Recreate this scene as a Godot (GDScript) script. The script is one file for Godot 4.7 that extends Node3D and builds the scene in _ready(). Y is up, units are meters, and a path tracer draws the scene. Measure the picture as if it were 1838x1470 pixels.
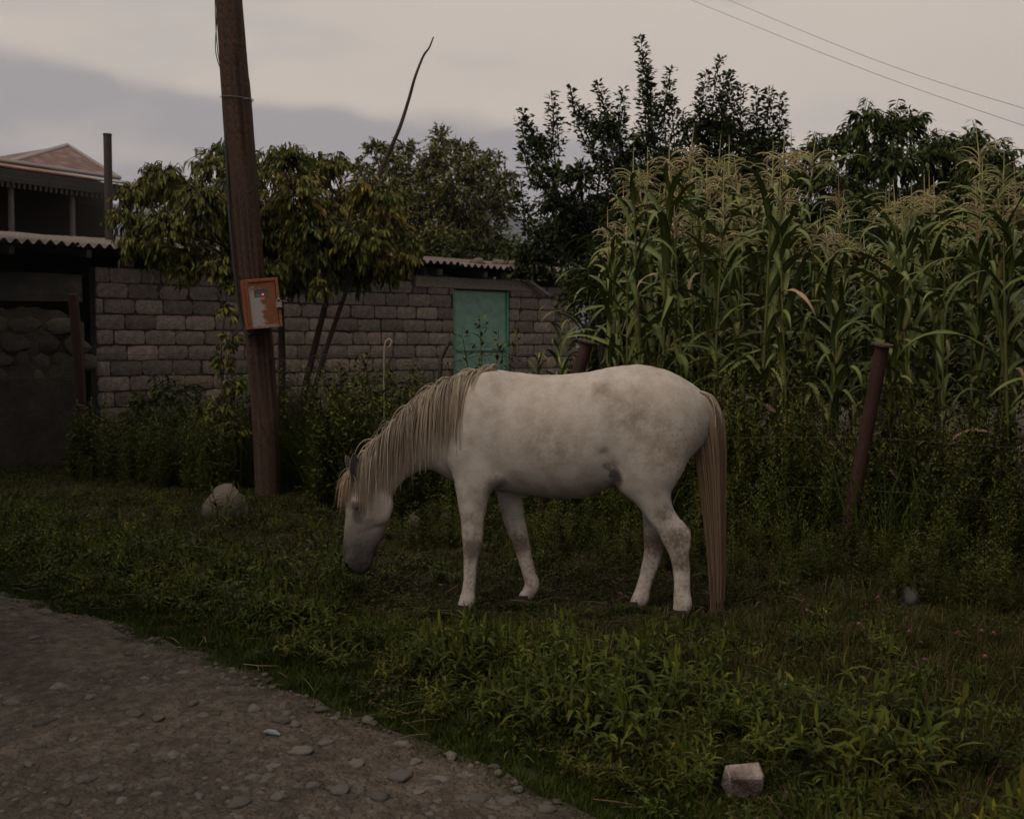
extends Node3D

const GROUND_Y := 0.0
var rng := RandomNumberGenerator.new()
var noise := FastNoiseLite.new()
var taken := {}
var M := {}


class Geo:
	var v := PackedVector3Array()
	var n := PackedVector3Array()
	var c := PackedColorArray()
	var t := PackedVector2Array()
	var i := PackedInt32Array()

	func vert(p: Vector3, nn: Vector3, col: Color, uv := Vector2.ZERO) -> int:
		v.append(p); n.append(nn); c.append(col); t.append(uv)
		return v.size() - 1

	func tri3(a: int, b: int, d: int) -> void:
		i.append(a); i.append(b); i.append(d)

	func quad(p0: Vector3, p1: Vector3, p2: Vector3, p3: Vector3, col: Color) -> void:
		# corners run clockwise seen from the front
		var nn := (p2 - p0).cross(p1 - p0).normalized()
		if nn == Vector3.ZERO: nn = Vector3.UP
		var a := vert(p0, nn, col, Vector2(0, 0))
		vert(p1, nn, col, Vector2(1, 0)); vert(p2, nn, col, Vector2(1, 1)); vert(p3, nn, col, Vector2(0, 1))
		tri3(a, a + 1, a + 2); tri3(a, a + 2, a + 3)

	func box(x: Transform3D, s: Vector3, col: Color, ch := 0.0) -> void:
		var h := s * 0.5
		if ch <= 0.0:
			for f in [[0, 1, 2], [1, 2, 0], [2, 0, 1]]:
				for sg in [-1.0, 1.0]:
					var q: Array[Vector3] = []
					for k in [[-1, -1], [1, -1], [1, 1], [-1, 1]]:
						var p := Vector3.ZERO
						p[f[0]] = sg * h[f[0]]; p[f[1]] = k[0] * h[f[1]]; p[f[2]] = k[1] * h[f[2]]
						q.append(x * p)
					if sg < 0: quad(q[0], q[1], q[2], q[3], col)
					else: quad(q[3], q[2], q[1], q[0], col)
			return
		# six faces, twelve chamfers, eight corners
		for f in [[0, 1, 2], [1, 2, 0], [2, 0, 1]]:
			for sg in [-1.0, 1.0]:
				var q: Array[Vector3] = []
				for k in [[-1, -1], [1, -1], [1, 1], [-1, 1]]:
					var p := Vector3.ZERO
					p[f[0]] = sg * h[f[0]]; p[f[1]] = k[0] * (h[f[1]] - ch); p[f[2]] = k[1] * (h[f[2]] - ch)
					q.append(x * p)
				if sg < 0: quad(q[0], q[1], q[2], q[3], col)
				else: quad(q[3], q[2], q[1], q[0], col)
			for s1 in [-1.0, 1.0]:
				for s2 in [-1.0, 1.0]:
					var e: Array[Vector3] = []
					for k in [[-1, 0], [1, 0], [1, 1], [-1, 1]]:
						var p := Vector3.ZERO
						p[f[0]] = k[0] * (h[f[0]] - ch)
						p[f[1]] = s1 * (h[f[1]] - (ch if k[1] == 1 else 0.0))
						p[f[2]] = s2 * (h[f[2]] - (0.0 if k[1] == 1 else ch))
						e.append(x * p)
					if s1 * s2 > 0: quad(e[0], e[1], e[2], e[3], col)
					else: quad(e[3], e[2], e[1], e[0], col)

	func tube(pts: PackedVector3Array, rad: PackedFloat32Array, sides: int, col: Color, col2 := Color(-1, 0, 0), caps := true) -> void:
		var m := pts.size()
		var side := Vector3.ZERO
		var base := v.size()
		if col2.r < 0: col2 = col
		for k in m:
			var d := (pts[mini(k + 1, m - 1)] - pts[maxi(k - 1, 0)]).normalized()
			if d == Vector3.ZERO: d = Vector3.UP
			if side == Vector3.ZERO:
				side = d.cross(Vector3(0.31, 0.2, 0.93)).normalized()
			side = (side - d * side.dot(d)).normalized()
			var up := d.cross(side)
			var cc := col.lerp(col2, float(k) / maxf(1.0, m - 1))
			for s in sides:
				var a := TAU * s / sides
				var nn := side * cos(a) + up * sin(a)
				vert(pts[k] + nn * rad[k], nn, cc, Vector2(float(s) / sides, float(k) / m))
		for k in m - 1:
			for s in sides:
				var a := base + k * sides + s
				var b := base + k * sides + (s + 1) % sides
				tri3(a, b, b + sides); tri3(a, b + sides, a + sides)
		if caps:
			for e in [0, m - 1]:
				var d := (pts[mini(e + 1, m - 1)] - pts[maxi(e - 1, 0)]).normalized() * (1.0 if e > 0 else -1.0)
				var cc := col if e == 0 else col2
				var ctr := vert(pts[e], d, cc)
				var f := v.size()
				for s in sides:
					vert(v[base + e * sides + s], d, cc)
				for s in sides:
					if e > 0: tri3(ctr, f + s, f + (s + 1) % sides)
					else: tri3(ctr, f + (s + 1) % sides, f + s)

	func leaf(p: Vector3, dir: Vector3, flat: Vector3, ln: float, wd: float, droop: float, col: Color) -> void:
		# a leaf folded at its rib and bent over its length: six triangles
		var sd := dir.cross(flat).normalized()
		if sd == Vector3.ZERO: sd = dir.cross(Vector3.RIGHT).normalized()
		var up := sd.cross(dir).normalized()
		var d2 := (dir - Vector3(0, droop, 0)).normalized()
		var m1 := p + dir * ln * 0.38
		var m2 := m1 + (dir + d2).normalized() * ln * 0.3
		var tip := m2 + d2 * ln * 0.34
		var f := up * wd * 0.14
		var n1 := (up + sd * 0.25).normalized()
		var n2 := (up - sd * 0.25).normalized()
		var b := vert(p, up, col)
		vert(m1 + sd * wd * 0.5 + f, n2, col)
		vert(m1 - sd * wd * 0.5 + f, n1, col)
		vert(m1, up, col)
		vert(m2 + sd * wd * 0.36 + f, n2, col)
		vert(m2 - sd * wd * 0.36 + f, n1, col)
		vert(m2, up, col)
		vert(tip, up, col)
		tri3(b, b + 1, b + 3); tri3(b, b + 3, b + 2)
		tri3(b + 1, b + 4, b + 6); tri3(b + 1, b + 6, b + 3)
		tri3(b + 3, b + 6, b + 5); tri3(b + 3, b + 5, b + 2)
		tri3(b + 4, b + 7, b + 6); tri3(b + 6, b + 7, b + 5)

	func small_leaf(p: Vector3, dir: Vector3, flat: Vector3, ln: float, wd: float, col: Color) -> void:
		var sd := dir.cross(flat).normalized()
		if sd == Vector3.ZERO: sd = Vector3.RIGHT
		var up := sd.cross(dir).normalized()
		var b := vert(p, up, col)
		vert(p + dir * ln * 0.45 + sd * wd * 0.5 + up * wd * 0.12, (up - sd * 0.3).normalized(), col)
		vert(p + dir * ln * 0.45 - sd * wd * 0.5 + up * wd * 0.12, (up + sd * 0.3).normalized(), col)
		vert(p + dir * ln - up * wd * 0.15, up, col)
		tri3(b, b + 1, b + 3); tri3(b, b + 3, b + 2)

	func blade(p: Vector3, dir: Vector3, ln: float, wd: float, bend: Vector3, col: Color) -> void:
		var sd := dir.cross(bend + Vector3(0.01, 0, 0.013)).normalized()
		var up := sd.cross(dir).normalized()
		var m := p + dir * ln * 0.5 + bend * ln * 0.12
		var tip := p + dir * ln * 0.85 + bend * ln * 0.5
		var b := vert(p - sd * wd * 0.5, up, col)
		vert(p + sd * wd * 0.5, up, col)
		vert(m - sd * wd * 0.42, up, col); vert(m + sd * wd * 0.42, up, col)
		vert(tip, up, col)
		tri3(b, b + 1, b + 3); tri3(b, b + 3, b + 2); tri3(b + 2, b + 3, b + 4)

	func mesh(mat: Material = null) -> ArrayMesh:
		# every triangle turned to the side its normals point to (front faces run clockwise)
		for k in range(0, i.size(), 3):
			var a0 := i[k]; var a1 := i[k + 1]; var a2 := i[k + 2]
			if (v[a2] - v[a0]).cross(v[a1] - v[a0]).dot(n[a0] + n[a1] + n[a2]) < 0.0:
				i[k + 1] = a2; i[k + 2] = a1
		var a := []
		a.resize(Mesh.ARRAY_MAX)
		a[Mesh.ARRAY_VERTEX] = v; a[Mesh.ARRAY_NORMAL] = n; a[Mesh.ARRAY_COLOR] = c
		a[Mesh.ARRAY_TEX_UV] = t; a[Mesh.ARRAY_INDEX] = i
		var m := ArrayMesh.new()
		m.add_surface_from_arrays(Mesh.PRIMITIVE_TRIANGLES, a)
		if mat: m.surface_set_material(0, mat)
		return m


func numbered(called: String) -> String:
	var k: int = taken.get(called, 0)
	taken[called] = k + 1
	return called if k == 0 else "%s_%03d" % [called, k]


func thing(called: String, label: String, category: String, at := Vector3.ZERO, turn := 0.0, group := "") -> Node3D:
	var o := Node3D.new()
	o.name = numbered(called)
	add_child(o)
	o.position = at
	o.rotation.y = turn
	tag(o, label, category, group)
	return o


func tag(o: Node, label: String, category: String, group := "", kind := "") -> void:
	o.set_meta("label", label)
	o.set_meta("category", category)
	if group != "": o.set_meta("group", group)
	if kind != "": o.set_meta("kind", kind)


func part(parent: Node, called: String, mesh: Mesh, mat: Material = null) -> MeshInstance3D:
	var o := MeshInstance3D.new()
	o.name = called if parent != self else numbered(called)
	o.mesh = mesh
	if mat: o.material_override = mat
	parent.add_child(o, true)
	return o


func copy_of(root: Node3D, called: String, at: Vector3, turn: float, size := 1.0) -> Node3D:
	var r: Node3D = root.duplicate()
	r.name = numbered(called)
	add_child(r)
	r.position = at
	r.rotation.y = turn
	r.scale = Vector3.ONE * size
	return r


func scatter(called: String, mesh: Mesh, mat: Material, xf: Array[Transform3D], cols: PackedColorArray, parent: Node = self) -> MultiMeshInstance3D:
	var mm := MultiMesh.new()
	mm.transform_format = MultiMesh.TRANSFORM_3D
	mm.use_colors = true
	mm.mesh = mesh
	mm.instance_count = xf.size()
	for k in xf.size():
		mm.set_instance_transform(k, xf[k])
		mm.set_instance_color(k, cols[k])
	var o := MultiMeshInstance3D.new()
	o.name = called if parent != self else numbered(called)
	o.multimesh = mm
	o.material_override = mat
	o.set_meta("kind", "stuff")
	parent.add_child(o, true)
	return o


func rf(a: float, b: float) -> float:
	return rng.randf_range(a, b)


func rdir() -> Vector3:
	var z := rf(-1, 1)
	var a := rf(0, TAU)
	var r := sqrt(1 - z * z)
	return Vector3(r * cos(a), z, r * sin(a))


func tint(col: Color, am: float) -> Color:
	var k := 1.0 + rf(-am, am)
	return Color(col.r * k * (1 + rf(-am, am) * 0.3), col.g * k, col.b * k * (1 + rf(-am, am) * 0.3))


func plain(col: Color, rough: float, vertex := true) -> StandardMaterial3D:
	# col is a linear base colour
	var m := StandardMaterial3D.new()
	m.albedo_color = col.linear_to_srgb()
	m.roughness = rough
	m.vertex_color_use_as_albedo = vertex
	m.cull_mode = BaseMaterial3D.CULL_DISABLED
	return m


func noise_tex(freq: float, ramp: Array, seed_n: int, size := 512, oct := 5, kind := FastNoiseLite.TYPE_SIMPLEX_SMOOTH) -> NoiseTexture2D:
	var f := FastNoiseLite.new()
	f.seed = seed_n; f.frequency = freq; f.fractal_octaves = oct; f.noise_type = kind
	var t := NoiseTexture2D.new()
	t.width = size; t.height = size; t.seamless = true; t.noise = f; t.normalize = true
	var gr := Gradient.new()
	gr.offsets = PackedFloat32Array()
	gr.colors = PackedColorArray()
	var off := PackedFloat32Array()
	var cs := PackedColorArray()
	for r in ramp:
		off.append(r[0]); cs.append(Color(r[1], r[2], r[3]).linear_to_srgb())
	gr.offsets = off; gr.colors = cs
	t.color_ramp = gr
	return t


func bump_tex(freq: float, seed_n: int, strength: float, size := 512, oct := 5, kind := FastNoiseLite.TYPE_SIMPLEX_SMOOTH) -> NoiseTexture2D:
	var f := FastNoiseLite.new()
	f.seed = seed_n; f.frequency = freq; f.fractal_octaves = oct; f.noise_type = kind
	var t := NoiseTexture2D.new()
	t.width = size; t.height = size; t.seamless = true; t.noise = f
	t.as_normal_map = true; t.bump_strength = strength
	return t


func tri_mat(tex: Texture2D, scale: Vector3, rough: float, bump: Texture2D = null, depth := 1.0, vertex := true, world := false) -> StandardMaterial3D:
	var m := StandardMaterial3D.new()
	m.albedo_texture = tex
	m.uv1_triplanar = true
	m.uv1_world_triplanar = world
	m.uv1_scale = scale
	m.roughness = rough
	m.vertex_color_use_as_albedo = vertex
	m.cull_mode = BaseMaterial3D.CULL_DISABLED
	if bump:
		m.normal_enabled = true
		m.normal_texture = bump
		m.normal_scale = depth
	return m



func _ready() -> void:
	# ---- camera, sky, sun, exposure
	var cam := Camera3D.new()
	cam.name = "camera"
	cam.position = Vector3(0, 1.5, 0)
	cam.rotation_degrees = Vector3(-3.15, 0, 0)
	cam.fov = 37.85
	cam.near = 0.1
	cam.far = 6000.0
	add_child(cam)
	cam.current = true
	var lens := CameraAttributesPhysical.new()
	lens.frustum_focal_length = 35.0
	lens.frustum_focus_distance = 6.7
	lens.exposure_aperture = 4.5
	lens.frustum_near = 0.1
	lens.frustum_far = 6000.0
	cam.attributes = lens
	var env := Environment.new()
	env.background_mode = Environment.BG_SKY
	env.sky = Sky.new()
	env.sky.sky_material = dusk_sky()
	env.background_energy_multiplier = 1.0
	env.tonemap_mode = Environment.TONE_MAPPER_LINEAR
	env.tonemap_exposure = 1.0
	env.fog_enabled = true
	env.fog_density = 0.00022
	env.fog_light_color = Color(0.80, 0.82, 0.90)
	env.sdfgi_enabled = true
	env.ssao_enabled = true
	env.ssil_enabled = true
	var we := WorldEnvironment.new()
	we.name = "world_environment"
	we.environment = env
	add_child(we)
	var sun := DirectionalLight3D.new()
	sun.name = "low_sun"
	sun.rotation_degrees = Vector3(-52, -38, 0)
	sun.light_energy = 0.5
	sun.light_color = Color(1.0, 0.93, 0.85)
	sun.light_angular_distance = 40.0
	sun.shadow_enabled = true
	add_child(sun)

	noise.noise_type = FastNoiseLite.TYPE_SIMPLEX_SMOOTH
	noise.frequency = 1.0
	noise.fractal_octaves = 2
	noise.seed = 5
	rng.seed = 1
	make_materials()
	build_ground()
	build_shed()
	build_house()
	build_low_walls()
	build_pole()
	build_fence()
	build_stones()
	build_trees()
	build_corn()
	build_weeds()
	build_grass()
	build_horse()
	build_shade_trees()


var rust_tex: NoiseTexture2D


func dusk_sky() -> PanoramaSkyMaterial:
	# pale, even dusk cloud with a mauve bank low over the hills
	var w := 2048
	var h := 1024
	var img := Image.create(w, h, false, Image.FORMAT_RGBF)
	var f := FastNoiseLite.new()
	f.seed = 9; f.frequency = 1.0; f.fractal_octaves = 5
	var below := Color(0.30, 0.28, 0.27)
	for y in h:
		var el := 90.0 - (y + 0.5) / h * 180.0
		if el < -1.0:
			img.fill_rect(Rect2i(0, y, w, h - y), below)
			break
		for x in w:
			var az := wrapf((x + 0.5) / w * TAU, -PI, PI)
			var d := Vector3(sin(az) * cos(deg_to_rad(el)), sin(deg_to_rad(el)) * 2.6, -cos(az) * cos(deg_to_rad(el)))
			var n1 := f.get_noise_3dv(d * 1.7)
			var n2 := f.get_noise_3dv(d * 5.0 + Vector3(4, 1, 2))
			var open_c := Color(0.635, 0.565, 0.495).lerp(Color(0.575, 0.51, 0.46), clampf(0.5 + n1, 0.0, 1.0))
			# the afterglow: brightest low ahead, a little greyer away from it
			var glow := exp(-pow((wrapf(rad_to_deg(az) + 4.0, -180.0, 180.0)) / 40.0, 2.0)) * exp(-pow((el - 7.0) / 14.0, 2.0))
			open_c = open_c * 0.93 + Color(0.085, 0.068, 0.050) * glow
			# the bank's upper edge sinks towards the north-east
			var azd := rad_to_deg(az)
			var edge := 11.2 - 0.085 * (azd + 10.0) - 5.0 * smoothstep(0.0, 40.0, absf(azd)) * smoothstep(-1.0, 6.0, azd) + 1.4 * f.get_noise_3d(d.x * 2.0, 3.0, d.z * 2.0) + 1.3 * n2
			var bank := smoothstep(edge + 0.7, edge - 1.1, el) * (0.80 + 0.9 * n2)
			bank *= clampf(0.55 + 0.9 * smoothstep(0.0, 3.5, el), 0.0, 1.0)
			var col := open_c.lerp(Color(0.355, 0.335, 0.35), clampf(bank, 0.0, 0.92))
			var wisp := smoothstep(0.18, 0.55, f.get_noise_3dv(Vector3(d.x * 3.0, d.y * 6.0, d.z * 3.0) + Vector3(9, 2, 5)))
			col = col.lerp(Color(0.45, 0.425, 0.42), wisp * 0.45)
			img.set_pixel(x, y, col)
	var m := PanoramaSkyMaterial.new()
	m.panorama = ImageTexture.create_from_image(img)
	return m


func make_materials() -> void:
	var grain := noise_tex(0.06, [[0.0, 0.62, 0.60, 0.58], [0.45, 0.90, 0.89, 0.88], [1.0, 1.0, 1.0, 1.0]], 3)
	rust_tex = noise_tex(0.012, [[0.0, 0.05, 0.022, 0.015], [0.40, 0.13, 0.050, 0.032], [0.60, 0.20, 0.088, 0.058], [0.74, 0.26, 0.17, 0.14], [1.0, 0.42, 0.38, 0.36]], 21)
	M.rusty = tri_mat(rust_tex, Vector3(0.5, 0.5, 0.5), 0.6, bump_tex(0.05, 22, 4.0), 0.4)
	var concrete := noise_tex(0.02, [[0.0, 0.38, 0.36, 0.33], [0.45, 0.75, 0.73, 0.70], [1.0, 1.0, 1.0, 1.0]], 31)
	var concrete_bump := bump_tex(0.05, 32, 10.0, 512, 6)
	M.block = tri_mat(concrete, Vector3(1.6, 1.6, 1.6), 0.95, concrete_bump, 1.3, true, true)
	M.slate = tri_mat(concrete, Vector3(0.8, 0.8, 0.8), 0.9, concrete_bump, 0.6, true, true)
	var door_t := noise_tex(0.012, [[0.0, 0.075, 0.15, 0.125], [0.35, 0.145, 0.28, 0.23], [0.6, 0.18, 0.335, 0.27], [0.86, 0.205, 0.36, 0.29], [1.0, 0.30, 0.36, 0.31]], 36)
	M.mint = tri_mat(door_t, Vector3(0.9, 0.9, 0.9), 0.55, concrete_bump, 0.2)
	var wood := noise_tex(0.03, [[0.0, 0.35, 0.32, 0.30], [0.5, 0.8, 0.78, 0.76], [1.0, 1.0, 1.0, 1.0]], 41)
	M.wood = tri_mat(wood, Vector3(11.0, 0.45, 11.0), 0.85, bump_tex(0.05, 42, 8.0), 1.0)
	M.bark = tri_mat(wood, Vector3(4.0, 1.2, 4.0), 0.95, concrete_bump, 1.0)
	M.iron = tri_mat(noise_tex(0.03, [[0.0, 0.35, 0.30, 0.28], [0.6, 0.8, 0.75, 0.7], [1.0, 1.0, 1.0, 1.0]], 44), Vector3(2, 2, 2), 0.75, bump_tex(0.08, 45, 5.0), 0.6)
	M.dark = plain(Color(1, 1, 1), 0.6)
	M.metal = plain(Color(1, 1, 1), 0.4)
	M.metal.metallic = 0.7
	M.soil = tri_mat(noise_tex(0.02, [[0.0, 0.018, 0.014, 0.009], [0.5, 0.035, 0.028, 0.018], [1.0, 0.06, 0.048, 0.032]], 51), Vector3(0.7, 0.7, 0.7), 1.0, concrete_bump, 1.5, false, true)
	M.road = tri_mat(noise_tex(0.016, [[0.0, 0.055, 0.041, 0.030], [0.45, 0.100, 0.078, 0.058], [0.7, 0.140, 0.112, 0.086], [1.0, 0.20, 0.168, 0.138]], 52, 1024, 6), Vector3(0.45, 0.45, 0.45), 0.97, bump_tex(0.05, 53, 14.0, 1024, 6), 1.6, true, true)
	M.stone = tri_mat(concrete, Vector3(3.0, 3.0, 3.0), 0.9, concrete_bump, 0.8)
	M.leaf = plain(Color(1, 1, 1), 0.55)
	M.leaf.metallic_specular = 0.25
	M.leaf.backlight_enabled = true
	M.leaf.backlight = Color(0.12, 0.15, 0.02)
	M.corn = plain(Color(1, 1, 1), 0.45)
	M.corn.metallic_specular = 0.35
	M.corn.backlight_enabled = true
	M.corn.backlight = Color(0.10, 0.12, 0.04)
	M.coat = tri_mat(grain, Vector3(5, 2.4, 5), 0.85, bump_tex(0.15, 4, 8.0), 0.8)
	M.wet = plain(Color(1, 1, 1), 0.15)
	M.hair = plain(Color(1, 1, 1), 0.5)



# ---------------------------------------------------------------- the horse
# chains of [joint, half depth in the plane of the body, half width]; local x runs from head to tail, y up, z to the near side
var horse_chains: Array = []
var seg := PackedFloat32Array()      # ax ay az bx by bz a0 a1 b0 b1 per piece of a chain
var seg_chain := PackedInt32Array()
var chain_k := PackedFloat32Array()


func horse_setup() -> void:
	var torso := [[Vector3(-0.458, 0.930, 0.000), 0.1173, 0.1300],
		[Vector3(-0.376, 0.978, -0.000), 0.2532, 0.1700],
		[Vector3(-0.276, 1.019, -0.000), 0.3273, 0.2000],
		[Vector3(-0.172, 1.013, -0.000), 0.3335, 0.2350],
		[Vector3(-0.048, 0.999, -0.000), 0.3366, 0.2620],
		[Vector3(0.077, 0.987, -0.000), 0.3396, 0.2800],
		[Vector3(0.200, 0.988, -0.000), 0.3458, 0.2850],
		[Vector3(0.323, 1.023, -0.000), 0.3242, 0.2800],
		[Vector3(0.446, 1.067, -0.000), 0.3026, 0.2700],
		[Vector3(0.568, 1.093, 0.000), 0.2933, 0.2550],
		[Vector3(0.681, 1.084, -0.000), 0.2655, 0.2350],
		[Vector3(0.757, 1.070, -0.000), 0.2100, 0.1950],
		[Vector3(0.802, 1.064, -0.000), 0.1544, 0.1400]]
	var neck := [[Vector3(-0.345, 1.040, -0.000), 0.2594, 0.1500],
		[Vector3(-0.433, 1.030, 0.000), 0.2470, 0.1350],
		[Vector3(-0.524, 1.023, 0.000), 0.2161, 0.1120],
		[Vector3(-0.638, 0.966, -0.000), 0.1729, 0.0940],
		[Vector3(-0.740, 0.899, -0.000), 0.1420, 0.0820],
		[Vector3(-0.820, 0.826, -0.000), 0.1235, 0.0760],
		[Vector3(-0.872, 0.759, -0.000), 0.1173, 0.0740]]
	var head := [[Vector3(-0.923, 0.762, -0.000), 0.0834, 0.0620],
		[Vector3(-0.936, 0.673, 0.000), 0.1235, 0.0850],
		[Vector3(-0.943, 0.584, -0.000), 0.1328, 0.0920],
		[Vector3(-0.960, 0.489, -0.000), 0.1235, 0.0800],
		[Vector3(-0.983, 0.409, 0.000), 0.1081, 0.0640],
		[Vector3(-1.000, 0.338, -0.000), 0.0957, 0.0570],
		[Vector3(-1.005, 0.281, -0.000), 0.0834, 0.0560],
		[Vector3(-1.000, 0.249, -0.000), 0.0618, 0.0480]]
	var near_fore := [[Vector3(-0.328, 0.972, 0.120), 0.1482, 0.0750],
		[Vector3(-0.326, 0.789, 0.135), 0.1112, 0.0750],
		[Vector3(-0.330, 0.697, 0.135), 0.0895, 0.0660],
		[Vector3(-0.333, 0.620, 0.135), 0.0772, 0.0560],
		[Vector3(-0.333, 0.537, 0.135), 0.0633, 0.0490],
		[Vector3(-0.333, 0.451, 0.135), 0.0556, 0.0440],
		[Vector3(-0.336, 0.380, 0.135), 0.0494, 0.0420],
		[Vector3(-0.343, 0.312, 0.135), 0.0386, 0.0360],
		[Vector3(-0.349, 0.219, 0.135), 0.0349, 0.0310],
		[Vector3(-0.356, 0.135, 0.135), 0.0364, 0.0320],
		[Vector3(-0.362, 0.092, 0.137), 0.0417, 0.0370],
		[Vector3(-0.377, 0.048, 0.138), 0.0386, 0.0360]]
	var far_fore := [[Vector3(-0.186, 0.922, -0.120), 0.1420, 0.0750],
		[Vector3(-0.165, 0.731, -0.130), 0.0895, 0.0700],
		[Vector3(-0.158, 0.641, -0.130), 0.0679, 0.0600],
		[Vector3(-0.136, 0.524, -0.130), 0.0602, 0.0500],
		[Vector3(-0.107, 0.428, -0.130), 0.0525, 0.0440],
		[Vector3(-0.088, 0.348, -0.130), 0.0463, 0.0420],
		[Vector3(-0.066, 0.275, -0.130), 0.0386, 0.0360],
		[Vector3(-0.040, 0.176, -0.130), 0.0371, 0.0320],
		[Vector3(-0.027, 0.125, -0.130), 0.0417, 0.0370],
		[Vector3(-0.050, 0.073, -0.130), 0.0355, 0.0360],
		[Vector3(-0.072, 0.050, -0.130), 0.0340, 0.0370]]
	var near_hind := [[Vector3(0.631, 1.099, 0.100), 0.2223, 0.1250],
		[Vector3(0.614, 0.965, 0.125), 0.2285, 0.1250],
		[Vector3(0.605, 0.878, 0.135), 0.2038, 0.1080],
		[Vector3(0.614, 0.806, 0.135), 0.1606, 0.0900],
		[Vector3(0.630, 0.740, 0.135), 0.1204, 0.0740],
		[Vector3(0.657, 0.664, 0.130), 0.0895, 0.0600],
		[Vector3(0.694, 0.582, 0.125), 0.0741, 0.0500],
		[Vector3(0.742, 0.509, 0.120), 0.0679, 0.0440],
		[Vector3(0.779, 0.455, 0.120), 0.0772, 0.0430],
		[Vector3(0.794, 0.376, 0.120), 0.0556, 0.0380],
		[Vector3(0.807, 0.294, 0.120), 0.0463, 0.0330],
		[Vector3(0.813, 0.209, 0.120), 0.0432, 0.0320],
		[Vector3(0.814, 0.139, 0.120), 0.0448, 0.0330],
		[Vector3(0.817, 0.090, 0.120), 0.0494, 0.0390],
		[Vector3(0.806, 0.047, 0.120), 0.0432, 0.0370]]
	var far_hind := [[Vector3(0.646, 1.025, -0.100), 0.1853, 0.1100],
		[Vector3(0.632, 0.774, -0.110), 0.1297, 0.0850],
		[Vector3(0.661, 0.634, -0.100), 0.0834, 0.0600],
		[Vector3(0.667, 0.526, -0.090), 0.0648, 0.0500],
		[Vector3(0.665, 0.427, -0.080), 0.0587, 0.0420],
		[Vector3(0.659, 0.340, -0.075), 0.0509, 0.0370],
		[Vector3(0.635, 0.240, -0.070), 0.0432, 0.0330],
		[Vector3(0.605, 0.135, -0.070), 0.0401, 0.0320],
		[Vector3(0.589, 0.069, -0.070), 0.0463, 0.0380],
		[Vector3(0.559, 0.024, -0.070), 0.0386, 0.0370]]
	var dock := [[Vector3(0.780, 1.210, -0.000), 0.0741, 0.0500],
		[Vector3(0.855, 1.223, -0.000), 0.0401, 0.0350],
		[Vector3(0.922, 1.181, -0.000), 0.0340, 0.0300],
		[Vector3(0.959, 1.065, -0.000), 0.0278, 0.0260]]
	var blade := [[Vector3(-0.232, 1.277, 0.100), 0.0679, 0.0450],
		[Vector3(-0.300, 1.096, 0.145), 0.0803, 0.0500],
		[Vector3(-0.382, 0.896, 0.135), 0.0865, 0.0550]]
	var blade_far := [[Vector3(-0.256, 1.271, -0.100), 0.0679, 0.0450],
		[Vector3(-0.339, 1.078, -0.145), 0.0803, 0.0500],
		[Vector3(-0.421, 0.871, -0.135), 0.0865, 0.0550]]
	var arm := [[Vector3(-0.363, 0.897, 0.140), 0.0803, 0.0500],
		[Vector3(-0.257, 0.786, 0.150), 0.0834, 0.0550]]
	var hip := [[Vector3(0.380, 1.258, 0.170), 0.0494, 0.0500],
		[Vector3(0.494, 1.134, 0.190), 0.0803, 0.0550]]
	var cheek := [[Vector3(-0.848, 0.602, 0.055), 0.0587, 0.0340],
		[Vector3(-0.867, 0.549, 0.055), 0.0618, 0.0340]]
	var cheek_far := [[Vector3(-0.872, 0.587, -0.055), 0.0587, 0.0340],
		[Vector3(-0.892, 0.533, -0.055), 0.0618, 0.0340]]
	var brow := [[Vector3(-1.008, 0.617, 0.066), 0.0278, 0.0220],
		[Vector3(-0.991, 0.593, 0.070), 0.0278, 0.0200]]
	var brow_far := [[Vector3(-1.039, 0.599, -0.066), 0.0278, 0.0220],
		[Vector3(-1.024, 0.573, -0.070), 0.0278, 0.0200]]
	var nose := [[Vector3(-1.046, 0.284, 0.038), 0.0309, 0.0200],
		[Vector3(-1.053, 0.258, 0.036), 0.0278, 0.0180]]
	var chin := [[Vector3(-0.952, 0.272, -0.000), 0.0309, 0.0300],
		[Vector3(-0.959, 0.240, 0.000), 0.0247, 0.0280]]
	horse_chains = [torso, neck, head, near_fore, far_fore, near_hind, far_hind, dock, blade, blade_far, arm, hip, cheek, cheek_far, brow, brow_far, nose, chin]
	chain_k = PackedFloat32Array([0.05, 0.07, 0.035, 0.05, 0.05, 0.06, 0.05, 0.04, 0.05, 0.05, 0.05, 0.06, 0.03, 0.03, 0.02, 0.02, 0.02, 0.02])
	for ci in horse_chains.size():
		var ch: Array = finer(horse_chains[ci]) if ci < 8 else horse_chains[ci]
		for k in ch.size() - 1:
			var a: Vector3 = ch[k][0]
			var b: Vector3 = ch[k + 1][0]
			var full := 1.06 if ci >= 3 and ci <= 6 else 1.0
			for f in [a.x, a.y, a.z, b.x, b.y, b.z, ch[k][1] * full, ch[k + 1][1] * full, ch[k][2] * full, ch[k + 1][2] * full]:
				seg.append(f)
			seg_chain.append(ci)


func finer(ch: Array) -> Array:
	# halve every piece along a smooth curve, so that outlines bend without corners
	var out := []
	var m := ch.size() - 1
	for k in m:
		out.append(ch[k])
		var p: Array = ch[maxi(k - 1, 0)]
		var a: Array = ch[k]
		var b: Array = ch[k + 1]
		var q: Array = ch[mini(k + 2, m)]
		var mid: Vector3 = (a[0] as Vector3).cubic_interpolate(b[0], p[0], q[0], 0.5)
		out.append([mid, cubic_interpolate(a[1], b[1], p[1], q[1], 0.5), cubic_interpolate(a[2], b[2], p[2], q[2], 0.5)])
	out.append(ch[m])
	return out


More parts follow.
